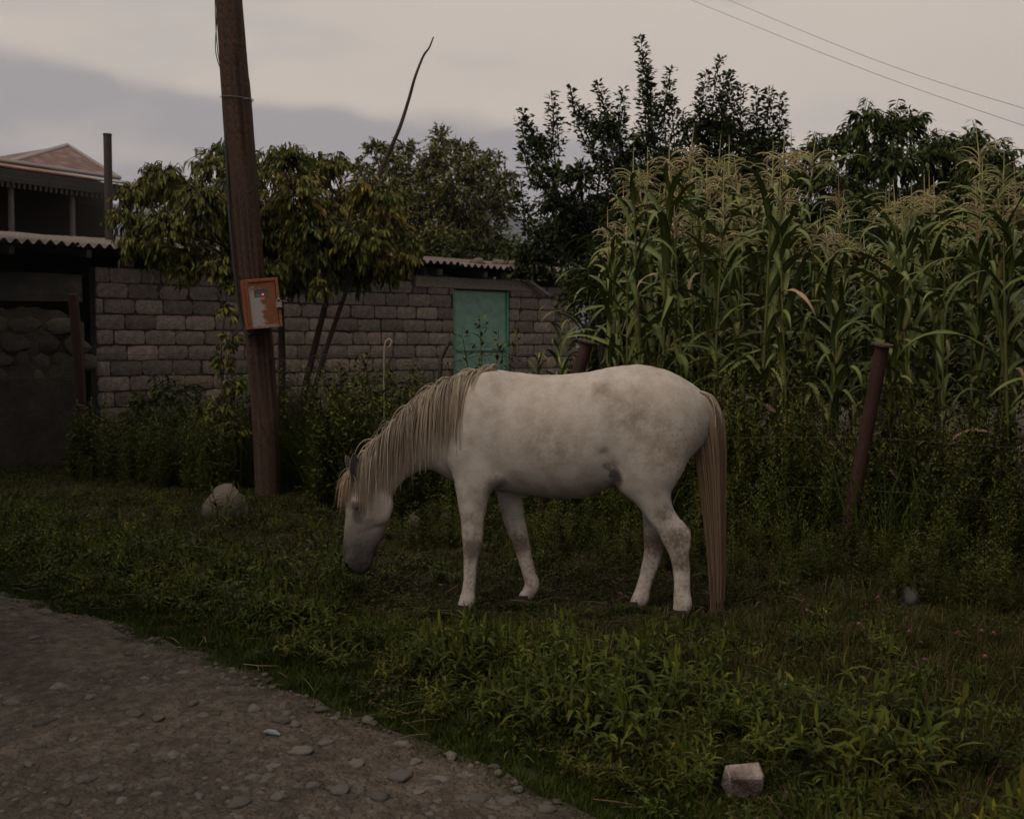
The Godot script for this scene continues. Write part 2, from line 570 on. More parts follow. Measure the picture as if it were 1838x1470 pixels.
func seg_dist(s: int, x: float, y: float, z: float) -> float:
	var o := s * 10
	var ax := seg[o]; var ay := seg[o + 1]; var az := seg[o + 2]
	var dx := seg[o + 3] - ax; var dy := seg[o + 4] - ay; var dz := seg[o + 5] - az
	var px := x - ax; var py := y - ay; var pz := z - az
	var h := clampf((px * dx + py * dy + pz * dz) / (dx * dx + dy * dy + dz * dz), 0.0, 1.0)
	var a := seg[o + 6] + (seg[o + 7] - seg[o + 6]) * h
	var b := seg[o + 8] + (seg[o + 9] - seg[o + 8]) * h
	px -= dx * h; py -= dy * h; pz -= dz * h
	var uu := px * px + py * py
	var ww := pz * pz
	var a2 := a * a; var b2 := b * b
	var k0 := sqrt(uu / a2 + ww / b2)
	var k1 := sqrt(uu / (a2 * a2) + ww / (b2 * b2))
	if k1 < 1e-6: return -minf(a, b)
	return k0 * (k0 - 1.0) / k1


func field(list: PackedInt32Array, x: float, y: float, z: float) -> float:
	var d := 1e3
	var cur := -1
	var dc := 1e3
	for s in list:
		var ci := seg_chain[s]
		if ci != cur:
			if cur >= 0:
				d = smin(d, dc, chain_k[cur])
			cur = ci
			dc = 1e3
		dc = minf(dc, seg_dist(s, x, y, z))
	if cur >= 0: d = smin(d, dc, chain_k[cur])
	return d


func smin(a: float, b: float, k: float) -> float:
	var h := maxf(k - absf(a - b), 0.0) / k
	return minf(a, b) - h * h * k * 0.25


func grad(list: PackedInt32Array, p: Vector3) -> Vector3:
	var e := 0.006
	var d := field(list, p.x, p.y, p.z)
	return Vector3(field(list, p.x + e, p.y, p.z) - d, field(list, p.x, p.y + e, p.z) - d, field(list, p.x, p.y, p.z + e) - d).normalized()


func horse_mesh(cell: float) -> Array:
	var lo := Vector3(-1.16, -0.01, -0.34)
	var nx := int(2.26 / cell); var ny := int(1.48 / cell); var nz := int(0.68 / cell)
	nx -= nx % 8; ny -= ny % 8; nz -= nz % 8
	nx += 9; ny += 9; nz += 9
	var val := PackedFloat32Array()
	val.resize(nx * ny * nz)
	val.fill(1.0)
	var all := PackedInt32Array(range(seg_chain.size()))
	var blocks: Array[Vector3i] = []
	var hd := cell * 4.0 * 1.74
	for bz in range(0, nz - 1, 8):
		for by in range(0, ny - 1, 8):
			for bx in range(0, nx - 1, 8):
				var cx := lo.x + (bx + 4) * cell
				var cy := lo.y + (by + 4) * cell
				var cz := lo.z + (bz + 4) * cell
				var list := PackedInt32Array()
				var best := 1e3
				for s in all:
					var d := seg_dist(s, cx, cy, cz)
					best = minf(best, d)
					if d < hd + 0.08: list.append(s)
				if best > hd + 0.03 or best < -hd * 2.2 - 0.05: 
					if best < 0.0:
						for z in range(bz, bz + 9):
							for y in range(by, by + 9):
								for x in range(bx, bx + 9):
									var q := (z * ny + y) * nx + x
									if val[q] == 1.0: val[q] = -1.0
					continue
				blocks.append(Vector3i(bx, by, bz))
				for z in range(bz, bz + 9):
					for y in range(by, by + 9):
						var row := (z * ny + y) * nx
						for x in range(bx, bx + 9):
							var q := row + x
							if val[q] == 1.0 or val[q] == -1.0:
								val[q] = field(list, lo.x + x * cell, lo.y + y * cell, lo.z + z * cell)
	var idx := PackedInt32Array()
	idx.resize(nx * ny * nz)
	idx.fill(-1)
	var pos := PackedVector3Array()
	var off := PackedInt32Array([0, 1, nx, nx + 1, nx * ny, nx * ny + 1, nx * ny + nx, nx * ny + nx + 1])
	var corner: Array[Vector3] = [Vector3(0, 0, 0), Vector3(1, 0, 0), Vector3(0, 1, 0), Vector3(1, 1, 0), Vector3(0, 0, 1), Vector3(1, 0, 1), Vector3(0, 1, 1), Vector3(1, 1, 1)]
	var edges := PackedInt32Array([0, 1, 2, 3, 4, 5, 6, 7, 0, 2, 1, 3, 4, 6, 5, 7, 0, 4, 1, 5, 2, 6, 3, 7])
	for b in blocks:
		for z in range(b.z, b.z + 8):
			for y in range(b.y, b.y + 8):
				for x in range(b.x, b.x + 8):
					var q := (z * ny + y) * nx + x
					var neg := 0
					for k in 8:
						if val[q + off[k]] < 0.0: neg += 1
					if neg == 0 or neg == 8: continue
					var sum := Vector3.ZERO
					var cnt := 0
					for e in 12:
						var e0 := edges[e * 2]; var e1 := edges[e * 2 + 1]
						var v0 := val[q + off[e0]]; var v1 := val[q + off[e1]]
						if (v0 < 0.0) != (v1 < 0.0):
							sum += corner[e0].lerp(corner[e1], v0 / (v0 - v1))
							cnt += 1
					idx[q] = pos.size()
					pos.append(lo + (Vector3(x, y, z) + sum / cnt) * cell)
	var tris := PackedInt32Array()
	var ax := PackedInt32Array([1, nx, nx * ny])
	for b in blocks:
		for z in range(b.z, b.z + 8):
			for y in range(b.y, b.y + 8):
				for x in range(b.x, b.x + 8):
					var q := (z * ny + y) * nx + x
					if idx[q] < 0: continue
					var v0 := val[q]
					for d in 3:
						if (v0 < 0.0) == (val[q + ax[d]] < 0.0): continue
						var u := ax[(d + 1) % 3]; var w := ax[(d + 2) % 3]
						var i0 := idx[q]; var i1 := idx[q - u]; var i2 := idx[q - u - w]; var i3 := idx[q - w]
						if i1 < 0 or i2 < 0 or i3 < 0: continue
						if v0 < 0.0: tris.append_array(PackedInt32Array([i0, i2, i1, i0, i3, i2]))
						else: tris.append_array(PackedInt32Array([i0, i1, i2, i0, i2, i3]))
	# relax the net twice
	for it in 3:
		var acc := PackedVector3Array(); acc.resize(pos.size())
		var cn := PackedFloat32Array(); cn.resize(pos.size())
		for k in range(0, tris.size(), 3):
			for e in 3:
				var a := tris[k + e]; var c := tris[k + (e + 1) % 3]
				acc[a] += pos[c]; cn[a] += 1.0
		for k in pos.size():
			if cn[k] > 0.0: pos[k] = pos[k].lerp(acc[k] / cn[k], 0.55)
	# muscle and bone: swellings and hollows [centre, radius, height], on both flanks
	var sculpt := [[Vector3(-0.150, 1.206, 0.200), Vector3(-0.202, 0.813, 0.200), 0.060, -0.013], [Vector3(-0.260, 1.189, 0.170), Vector3(-0.366, 0.900, 0.180), 0.065, 0.009], [Vector3(-0.358, 0.890, 0.170), Vector3(-0.254, 0.794, 0.170), 0.050, 0.011], [Vector3(-0.426, 0.895, 0.130), Vector3(-0.446, 0.833, 0.120), 0.050, 0.010], [Vector3(-0.375, 1.231, 0.110), Vector3(-0.483, 0.940, 0.120), 0.050, -0.010],
		[Vector3(0.317, 1.254, 0.240), Vector3(0.372, 0.959, 0.260), 0.080, -0.008], [Vector3(0.395, 0.915, 0.260), Vector3(0.471, 0.773, 0.180), 0.036, -0.020], [Vector3(0.386, 1.277, 0.200), Vector3(0.410, 1.241, 0.200), 0.040, 0.012], [Vector3(0.465, 0.957, 0.220), Vector3(0.519, 0.834, 0.180), 0.070, 0.006], [Vector3(0.720, 0.956, 0.180), Vector3(0.705, 0.740, 0.130), 0.040, -0.009], [Vector3(0.552, 1.283, 0.180), Vector3(0.746, 1.075, 0.180), 0.075, 0.008], [Vector3(0.435, 1.195, 0.220), Vector3(0.613, 0.988, 0.220), 0.05, -0.006],
		[Vector3(-0.936, 0.455, 0.065), Vector3(-0.843, 0.492, 0.050), 0.022, -0.007], [Vector3(-1.026, 0.522, 0.060), Vector3(-1.029, 0.346, 0.050), 0.022, -0.005], [Vector3(-0.981, 0.509, 0.075), Vector3(-0.917, 0.526, 0.075), 0.018, 0.005], [Vector3(-0.861, 0.637, 0.080), Vector3(-0.832, 0.557, 0.070), 0.03, 0.005], [Vector3(0.651, 0.714, 0.170), Vector3(0.693, 0.608, 0.160), 0.045, 0.004], [Vector3(0.711, 0.546, 0.150), Vector3(0.748, 0.485, 0.140), 0.018, -0.006], [Vector3(0.785, 0.379, 0.140), Vector3(0.798, 0.197, 0.140), 0.016, -0.004], [Vector3(-0.330, 0.332, 0.160), Vector3(-0.343, 0.177, 0.160), 0.016, -0.004], [Vector3(-0.314, 0.642, 0.180), Vector3(-0.315, 0.504, 0.180), 0.03, 0.005], [Vector3(-0.904, 0.274, 0.040), Vector3(-0.967, 0.248, 0.045), 0.010, -0.006], [Vector3(-1.014, 0.619, 0.080), Vector3(-0.962, 0.611, 0.085), 0.014, 0.007]]
	for k in pos.size():
		var p := pos[k]
		var q := Vector3(p.x, p.y, absf(p.z))
		var sh := 0.0
		for s in sculpt:
			var c: Vector3 = s[0]
			var e: Vector3 = s[1]
			var r: float = s[2]
			if q.distance_squared_to((c + e) * 0.5) > pow(r * 1.7 + c.distance_to(e) * 0.5, 2.0): continue
			var along := e - c
			var dd := q.distance_squared_to(c + along * clampf((q - c).dot(along) / along.length_squared(), 0.0, 1.0))
			sh += float(s[3]) * exp(-1.6 * dd / (r * r))
		if sh != 0.0:
			var away := Vector3(0, 0.1, signf(p.z)).normalized()
			pos[k] = p + away * sh
	var nor := PackedVector3Array(); nor.resize(pos.size())
	for k in range(0, tris.size(), 3):
		var p0 := pos[tris[k]]
		var fn := (pos[tris[k + 2]] - p0).cross(pos[tris[k + 1]] - p0)
		for e in 3: nor[tris[k + e]] += fn
	for k in nor.size(): nor[k] = nor[k].normalized()
	return [pos, nor, tris]


func soft(a: float, b: float, x: float) -> float:
	return smoothstep(a, b, x)


func near_spot(p: Vector3, q: Vector3, r: float) -> float:
	return 1.0 - smoothstep(r * 0.35, r, p.distance_to(q) + 0.25 * r * noise.get_noise_3dv(p * 60.0))


func horse_colour(p: Vector3) -> Color:
	var n1 := noise.get_noise_3dv(p * 9.0)
	var n2 := noise.get_noise_3dv(p * 38.0 + Vector3(7, 3, 1))
	var n3 := noise.get_noise_3dv(p * 160.0)
	var white := Color(0.63, 0.585, 0.545)
	var tan_c := Color(0.33, 0.255, 0.19)
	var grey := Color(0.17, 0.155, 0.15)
	var dirt := Color(0.15, 0.115, 0.085)
	var col := white.lerp(tan_c, clampf(0.18 + 0.35 * n1 + 0.15 * n2, 0.0, 0.5))
	# yellow stains on haunch, flank and belly
	for s in [[Vector3(0.494, 1.149, 0.200), 0.17], [Vector3(0.642, 0.987, 0.200), 0.22], [Vector3(0.097, 0.959, 0.280), 0.2], [Vector3(0.134, 0.705, 0.150), 0.16], [Vector3(0.808, 0.950, 0.100), 0.14], [Vector3(0.380, 1.253, 0.200), 0.085], [Vector3(0.539, 1.084, 0.240), 0.10], [Vector3(0.687, 0.927, 0.200), 0.11], [Vector3(0.315, 0.707, 0.150), 0.10], [Vector3(-0.294, 0.638, 0.150), 0.10], [Vector3(0.660, 0.712, 0.150), 0.08], [Vector3(-0.074, 0.739, 0.200), 0.10]]:
		col = col.lerp(tan_c, near_spot(p, s[0], s[1]) * clampf(0.28 + 0.34 * n1 + 0.22 * n2 + 0.25 * n3, 0.0, 0.6))
	# dark skin: muzzle, round the eye, knees and hocks
	var mz := soft(0.602, 0.316, p.y + 0.03 * n1 + 0.015 * n2) if p.x < -0.74 else 0.0
	col = col.lerp(grey * (0.8 + 0.5 * n2), clampf(mz, 0.0, 0.93))
	if p.x < -0.74: col = col.lerp(Color(0.03, 0.027, 0.027), soft(0.424, 0.271, p.y + 0.02 * n1 + 0.012 * n2) * 0.9)
	col = col.lerp(Color(0.06, 0.055, 0.055), maxf(near_spot(p, Vector3(-0.984, 0.576, 0.085), 0.066), near_spot(p, Vector3(-0.992, 0.531, 0.080), 0.05)) * 0.88)
	col = col.lerp(grey, near_spot(p, Vector3(-0.958, 0.488, 0.080), 0.09) * 0.45)
	for s in [[Vector3(-0.205, 0.727, 0.170), 0.085, 0.6], [Vector3(0.396, 0.882, 0.260), 0.034, 0.8], [Vector3(0.419, 0.839, 0.240), 0.050, 0.9], [Vector3(0.448, 0.796, 0.200), 0.060, 0.95], [Vector3(0.465, 0.764, 0.150), 0.075, 0.95]]:  # elbow and flank fold: dark skin, with crease shade painted in
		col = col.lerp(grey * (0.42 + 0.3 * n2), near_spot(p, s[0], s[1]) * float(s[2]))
	for s in [[Vector3(-0.330, 0.378, 0.160), 0.085, 0.62], [Vector3(-0.098, 0.369, -0.100), 0.09, 0.65], [Vector3(-0.127, 0.512, -0.100), 0.03, 0.7], [Vector3(0.781, 0.446, 0.140), 0.10, 0.52], [Vector3(0.803, 0.334, 0.140), 0.09, 0.5], [Vector3(-0.345, 0.547, 0.160), 0.06, 0.35], [Vector3(0.705, 0.592, 0.150), 0.08, 0.3], [Vector3(0.665, 0.391, -0.050), 0.10, 0.65]]:
		col = col.lerp(dirt * (0.9 + 0.6 * n2), near_spot(p, s[0], s[1]) * clampf(float(s[2]) + 0.25 + 0.5 * n3 + 0.4 * n2, 0.0, 0.95))
	col = col.lerp(grey, near_spot(p, Vector3(-0.328, 1.078, 0.190), 0.028) * 0.75)
	# mud flecks low on the hind legs and haunch
	var low := 1.0 - soft(0.42, 0.62, p.y)
	var fl := noise.get_noise_3dv(Vector3(p.x * 210.0, p.y * 120.0, p.z * 210.0) + Vector3(11, 5, 2))
	if p.x > 0.35 or p.y < 0.45:
		col = col.lerp(dirt, clampf((fl - 0.40) * 7.0, 0.0, 1.0) * (0.75 * low + 0.75 * soft(0.50, 0.85, p.x) * soft(0.62, 0.75, p.y) * (1.0 - soft(1.02, 1.15, p.y))))
	# dust and mud caked on the lower legs
	if p.y < 0.66:
		col = col.lerp(dirt, clampf(0.5 * n2 + 0.6 * n1 + 0.25 * n3, 0.0, 0.5) * (1.0 - soft(0.45, 0.66, p.y)))
	# dark coronets
	if p.y < 0.085:
		col = col.lerp(dirt * 0.8, (1.0 - soft(0.02, 0.085, p.y + 0.02 * n1)) * 0.8)
	return Color(maxf(col.r * (1 + 0.07 * n3), 0.01), maxf(col.g * (1 + 0.07 * n3), 0.01), maxf(col.b * (1 + 0.07 * n3), 0.01))


func ear(g: Geo, base: Vector3, tip: Vector3, side: Vector3, wd: float) -> void:
	var ax := tip - base
	var d := ax.normalized()
	var sd := (side - d * side.dot(d)).normalized()
	var opn := sd.cross(d).normalized()
	var rows := 9
	var cols := 9
	for layer in 2:
		var b0 := g.v.size()
		for r in rows:
			var t := float(r) / (rows - 1)
			var half := wd * (0.62 + 0.75 * t - 1.35 * t * t * t) * (1.0 if t < 0.98 else 0.05)
			for k in cols:
				var a := (float(k) / (cols - 1) - 0.5) * PI * (1.45 - 0.75 * t)
				var o := sd * sin(a) * half - opn * (cos(a) - 0.55) * half * 1.0
				var nn := (sd * sin(a) - opn * cos(a)).normalized()
				var pp := base + ax * t + o + sd * (t * t) * wd * 0.25
				var edge := absf(a) / (PI * 0.5 * (1.45 - 0.75 * t))
				var col: Color
				if layer == 0:
					col = Color(0.50, 0.46, 0.42)
				else:
					pp -= nn * 0.004
					nn = -nn
					col = Color(0.075, 0.068, 0.065).lerp(Color(0.45, 0.41, 0.37), smoothstep(0.8, 1.0, edge))
				g.vert(pp, nn, col)
		for r in rows - 1:
			for k in cols - 1:
				var q := b0 + r * cols + k
				if layer == 0:
					g.tri3(q, q + cols, q + 1); g.tri3(q + 1, q + cols, q + cols + 1)
				else:
					g.tri3(q, q + 1, q + cols); g.tri3(q + 1, q + cols + 1, q + cols)


func ellipsoid(g: Geo, at: Vector3, r: Vector3, basis: Basis, col: Color, rings := 8, sides := 12) -> void:
	var b0 := g.v.size()
	for k in rings + 1:
		var a := PI * k / rings
		for s in sides:
			var b := TAU * s / sides
			var q := Vector3(sin(a) * cos(b), cos(a), sin(a) * sin(b))
			g.vert(at + basis * (q * r), (basis * (q / r)).normalized(), col)
	for k in rings:
		for s in sides:
			var q := b0 + k * sides + s
			var q2 := b0 + k * sides + (s + 1) % sides
			g.tri3(q, q2, q2 + sides); g.tri3(q, q2 + sides, q + sides)


func hoof(g: Geo, top: Vector3, toe: float, tilt: float) -> void:
	# a hoof wall flaring from the coronet to the ground
	var rows := 5
	var sides := 18
	var b0 := g.v.size()
	for r in rows:
		var t := float(r) / (rows - 1)
		for s in sides:
			var a := TAU * s / sides
			var rr := Vector3(cos(a) * (0.046 + 0.016 * t), 0, sin(a) * (0.043 + 0.014 * t))
			if cos(a) > 0.55: rr.x *= 0.86
			var p := Vector3(top.x - toe * t, lerpf(top.y, 0.004 + maxf(0.0, tilt * (rr.x)), t), top.z) + rr
			g.vert(p, (rr.normalized() + Vector3(0, 0.25, 0)).normalized(), Color(0.028, 0.022, 0.018) * (0.85 + 0.3 * rng.randf()))
	for r in rows - 1:
		for s in sides:
			var q := b0 + r * sides + s
			var q2 := b0 + r * sides + (s + 1) % sides
			g.tri3(q, q2, q2 + sides); g.tri3(q, q2 + sides, q + sides)
	var c := g.vert(Vector3(top.x - toe, 0.004, top.z), Vector3.DOWN, Color(0.08, 0.065, 0.05))
	for s in sides: g.tri3(c, b0 + (rows - 1) * sides + (s + 1) % sides, b0 + (rows - 1) * sides + s)


func pick(list: PackedVector3Array, t: float) -> Vector3:
	# a point on a smooth curve through the list
	var m := list.size() - 1
	var f := clampf(t, 0.0, 0.9999) * m
	var k := int(f)
	return list[k].cubic_interpolate(list[k + 1], list[maxi(k - 1, 0)], list[mini(k + 2, m)], f - k)


func build_horse() -> void:
	horse_setup()
	var horse := thing("horse", "white horse with tan mane standing side on, head lowered to graze", "horse", Vector3(0.128, 0.000, -6.620), -0.10472)
	var net := horse_mesh(0.0095)
	var g := Geo.new()
	g.v = net[0]; g.n = net[1]; g.i = net[2]
	g.c.resize(g.v.size()); g.t.resize(g.v.size())
	for k in g.v.size():
		var p := g.v[k]
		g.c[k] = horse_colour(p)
		g.v[k] = p + g.n[k] * (0.0028 * noise.get_noise_3dv(p * 7.0 + Vector3(3, 1, 8)) + 0.0012 * noise.get_noise_3dv(p * 21.0))
	hoof(g, Vector3(-0.386, 0.029, 0.138) * Vector3(1, 0, 1) + Vector3(0.010, 0.066, 0), 0.012, 0.0)
	hoof(g, Vector3(-0.085, 0.053, -0.130) * Vector3(1, 0, 1) + Vector3(0.016, 0.07, 0), 0.016, 0.0)
	hoof(g, Vector3(0.803, 0.047, 0.120) * Vector3(1, 0, 1) + Vector3(0.006, 0.062, 0), 0.012, 0.0)
	hoof(g, Vector3(0.546, 0.011, -0.070) * Vector3(1, 0, 1) + Vector3(0.008, 0.062, 0), 0.016, 0.0)
	ear(g, Vector3(-0.975, 0.738, 0.078), Vector3(-1.013, 0.897, 0.115), Vector3(0.85, 0.1, 0.15), 0.044)
	ear(g, Vector3(-1.025, 0.736, -0.050), Vector3(-1.103, 0.861, -0.070), Vector3(0.75, 0.1, -0.35), 0.034)
	var body := part(horse, "body", g.mesh(), M.coat)
	body.set_meta("label", "white coat with tan stains, dark muzzle and muddy legs")
	var e := Geo.new()
	ellipsoid(e, Vector3(-0.986, 0.585, 0.079), Vector3(0.022, 0.013, 0.014), Basis(Vector3(0, 0, 1), 0.5), Color(0.012, 0.01, 0.009))
	part(horse, "eye", e.mesh(), M.wet)
	e = Geo.new()
	ellipsoid(e, Vector3(-1.023, 0.563, -0.079), Vector3(0.022, 0.013, 0.014), Basis(Vector3(0, 0, 1), 0.5), Color(0.012, 0.01, 0.009))
	part(horse, "eye", e.mesh(), M.wet)
	e = Geo.new()
	ellipsoid(e, Vector3(-1.062, 0.263, 0.046), Vector3(0.012, 0.022, 0.012), Basis(Vector3(0, 0, 1), 0.35), Color(0.01, 0.009, 0.009))
	part(horse, "nostril", e.mesh(), M.wet)
	e = Geo.new()
	ellipsoid(e, Vector3(-1.084, 0.245, -0.046), Vector3(0.012, 0.022, 0.012), Basis(Vector3(0, 0, 1), 0.35), Color(0.01, 0.009, 0.009))
	part(horse, "nostril", e.mesh(), M.wet)
	build_mane(horse)
	build_tail(horse)


func build_mane(horse: Node3D) -> void:
	var crest := PackedVector3Array([Vector3(-0.210, 1.379, 0.000), Vector3(-0.275, 1.367, -0.000), Vector3(-0.347, 1.320, 0.000), Vector3(-0.432, 1.286, 0.000), Vector3(-0.511, 1.251, -0.000), Vector3(-0.606, 1.192, 0.000), Vector3(-0.717, 1.106, 0.000), Vector3(-0.813, 1.024, -0.000), Vector3(-0.899, 0.932, -0.000), Vector3(-0.945, 0.872, 0.000)])
	var hang := PackedInt32Array()
	for s in seg_chain.size():
		if seg_chain[s] in [0, 1, 2, 3, 8, 12]: hang.append(s)
	var g := Geo.new()
	rng.seed = 41
	for lock in 180:
		var t0 := (lock + rf(-0.4, 0.4)) / 180.0
		if t0 < 0.17 and rng.randf() < 0.3: continue
		var full := smoothstep(0.02, 0.30, t0)
		var lk_len := lerpf(0.20, 0.56, full) * rf(0.60, 1.10) * (1.0 - 0.22 * smoothstep(0.72, 1.0, t0))
		if rng.randf() < 0.12: lk_len *= rf(0.55, 0.8)
		var sway := rf(-0.10, 0.10) + (0.28 if t0 < 0.16 else 0.0)
		var wav := rf(0, TAU)
		var lift := rf(0.0, 0.010)
		var lcol := rf(0.45, 1.18)
		var far_side := rng.randf() < 0.07
		for st in (5 if t0 > 0.16 else 4):
			var t := clampf(t0 + rf(-0.006, 0.006), 0.0, 1.0)
			var p := pick(crest, t) + Vector3(0, rf(-0.006, 0.008), rf(-0.018, 0.022))
			var vel := Vector3(rf(-0.15, 0.15) + (-0.35 if full < 0.9 else -0.1), rf(0.15, 0.75), rf(0.35, 0.7) * (-1.0 if far_side else 1.0)).normalized()
			if rng.randf() < 0.035: vel = Vector3(rf(-0.9, -0.2), rf(0.6, 1.0), rf(-0.2, 0.3)).normalized()
			var ln := lk_len * rf(0.75, 1.05)
			var steps := 14
			var pts := PackedVector3Array()
			var rad := PackedFloat32Array()
			var thick := rf(0.0018, 0.0036)
			for k in steps:
				pts.append(p)
				var f := float(k) / (steps - 1)
				rad.append(thick * (1.0 - 0.65 * f))
				vel = (vel + Vector3(sway * 0.35 + 0.03 * sin(wav + f * 6.0), -0.75, (0.04 if not far_side else -0.04)) * 0.62).normalized()
				p += vel * ln / steps
				var d := field(hang, p.x, p.y, p.z)
				var want := 0.004 + lift + 0.002 * st * 0.5
				if d < want:
					p += grad(hang, p) * (want - d)
			var col := Color(0.52, 0.44, 0.36) * lcol * rf(0.82, 1.15)
			var tipc := Color(0.41, 0.315, 0.225) * lcol * rf(0.8, 1.1)
			g.tube(pts, rad, 3, col, tipc, false)
	var mn := part(horse, "mane", g.mesh(), M.hair)
	mn.set_meta("label", "tan mane hanging down the near side of the neck")
	# forelock
	g = Geo.new()
	for st in 230:
		var t := rng.randf()
		var p := (Vector3(-1.013, 0.792, -0.000)).lerp(Vector3(-1.043, 0.730, 0.010), t) + Vector3(rf(-0.01, 0.006), rf(-0.004, 0.012), rf(-0.045, 0.065))
		var vel := Vector3(rf(-0.9, 0.2), rf(-0.1, 0.6), rf(-0.2, 0.7)).normalized()
		var wild := rng.randf() < 0.10
		if wild: vel = Vector3(-1.0, rf(-0.2, 0.5), rf(-0.3, 0.3)).normalized()
		var ln := rf(0.10, 0.25) if not wild else rf(0.06, 0.12)
		var pts := PackedVector3Array()
		var rad := PackedFloat32Array()
		var thick := rf(0.0014, 0.0026)
		var col := Color(0.50, 0.39, 0.26) * rf(0.65, 1.15)
		for k in 10:
			pts.append(p)
			rad.append(thick * (1.0 - 0.07 * k))
			vel = (vel + Vector3(-0.02, -1.0, 0.06) * (0.18 if wild else 0.6)).normalized()
			p += vel * ln / 10.0
			var d := field(hang, p.x, p.y, p.z)
			if d < 0.006: p += grad(hang, p) * (0.006 - d)
		g.tube(pts, rad, 3, col, Color(0.36, 0.26, 0.16), false)
	part(horse, "forelock", g.mesh(), M.hair)


func build_tail(horse: Node3D) -> void:
	var back := PackedVector3Array([Vector3(0.855, 1.250, 0.000), Vector3(0.921, 1.239, 0.000), Vector3(0.979, 1.205, -0.000), Vector3(1.025, 1.102, 0.000), Vector3(1.045, 0.925, -0.000), Vector3(1.047, 0.698, -0.000), Vector3(1.055, 0.453, -0.000), Vector3(1.060, 0.237, 0.000), Vector3(1.050, 0.020, -0.000)])
	var fore := PackedVector3Array([Vector3(0.843, 1.235, -0.000), Vector3(0.849, 1.205, -0.000), Vector3(0.853, 1.141, -0.000), Vector3(0.866, 1.003, -0.000), Vector3(0.895, 0.819, -0.000), Vector3(0.924, 0.589, -0.000), Vector3(0.944, 0.373, -0.000), Vector3(0.955, 0.188, 0.000), Vector3(0.969, -0.001, -0.000)])
	var g := Geo.new()
	rng.seed = 77
	for lock in 200:
		var u0 := rng.randf()
		var ang := rf(0, TAU)
		var rr := sqrt(rng.randf())
		u0 = clampf(0.5 + 0.72 * rr * cos(ang), 0.0, 1.0)
		var z0 := rr * sin(ang)
		var end0 := rf(0.84, 1.0) if rng.randf() < 0.8 else rf(0.55, 0.85)
		var lcol := rf(0.40, 1.25)
		var ph := rf(0, TAU)
		for st in 6:
			var u := clampf(u0 + rf(-0.06, 0.06), 0.0, 1.0)
			var zz := z0 + rf(-0.08, 0.08)
			var end := minf(end0 * rf(0.93, 1.05), 1.0)
			var steps := 18
			var pts := PackedVector3Array()
			var rad := PackedFloat32Array()
			var thick := rf(0.0016, 0.0034)
			var start := rf(0.0, 0.10)
			for k in steps:
				var f := float(k) / (steps - 1)
				var s := lerpf(start, end, f)
				var uu := lerpf(u, lerpf(u, 0.5, 0.25), smoothstep(0.5, 1.0, s)) + 0.03 * sin(ph + s * 5.0)
				var p := pick(fore, s).lerp(pick(back, s), uu)
				p.z += zz * (0.030 + 0.034 * sin(minf(s * 2.4, 1.0) * PI * 0.5)) * (1.0 - 0.30 * smoothstep(0.6, 1.0, s))
				pts.append(p)
				rad.append(thick * (1.0 - 0.6 * f))
			var fallen := 0.55 + 0.45 * rng.randf()
			var root_c := Color(0.54, 0.465, 0.39) * lcol * rf(0.85, 1.1)
			var low_c := Color(0.26, 0.18, 0.12) * lcol * fallen
			# a tail is pale at the dock and browner down its length
			var b0 := g.v.size()
			g.tube(pts, rad, 3, root_c, root_c, false)
			for k in steps:
				var f := lerpf(start, end, float(k) / (steps - 1))
				for q in 3: g.c[b0 + k * 3 + q] = root_c.lerp(low_c, smoothstep(0.12, 0.5, f))
	for st in 260:
		var t := rng.randf()
		var p := pick(back, t * 0.34) + Vector3(rf(-0.04, -0.008), rf(-0.01, 0.004), rf(-0.04, 0.04))
		var vel := Vector3(rf(0.15, 0.8), rf(-0.5, 0.3), rf(-0.35, 0.35)).normalized()
		var ln := rf(0.08, 0.24)
		var pts := PackedVector3Array()
		var rad := PackedFloat32Array()
		var thick := rf(0.0018, 0.0032)
		for k in 9:
			pts.append(p)
			rad.append(thick * (1.0 - 0.08 * k))
			vel = (vel + Vector3(0, -0.75, 0)).normalized()
			p += vel * ln / 9.0
		var cc := Color(0.50, 0.43, 0.355) * rf(0.5, 1.2)
		g.tube(pts, rad, 3, cc, cc * 0.8, false)
	var tl := part(horse, "tail", g.mesh(), M.hair)
	tl.set_meta("label", "long straight tail, pale at the dock and brown below")



# ---------------------------------------------------------------- the setting
const WALL_A := Vector3(-5.618, 1.500, -16.150)
const WALL_B := Vector3(1.216, 1.500, -22.500)
const ROAD_EDGE: Array[Vector2] = [Vector2(-12.0, -14.4), Vector2(-6.3, -10.2), Vector2(-3.01, -6.96), Vector2(-2.24, -6.33), Vector2(-1.69, -5.77), Vector2(-1.16, -5.22), Vector2(-0.71, -4.71), Vector2(-0.33, -4.35), Vector2(-0.06, -4.00), Vector2(0.16, -3.68), Vector2(0.75, -3.0), Vector2(3.9, 0.6), Vector2(9, 5)]


func road_x(z: float) -> float:
	# the verge's edge: how far right the road reaches at this depth
	for k in ROAD_EDGE.size() - 1:
		var a := ROAD_EDGE[k]
		var b := ROAD_EDGE[k + 1]
		if z >= a.y and z <= b.y:
			return lerpf(a.x, b.x, (z - a.y) / (b.y - a.y)) + 0.10 * noise.get_noise_2d(z * 2.3, 4.0) + 0.05 * noise.get_noise_2d(z * 9.0, 1.0)
	return -99.0 if z < 0 else 99.0


func verge(x: float, z: float) -> float:
	# metres from the road's edge, positive on the grass
	return (x - road_x(z)) * 0.72


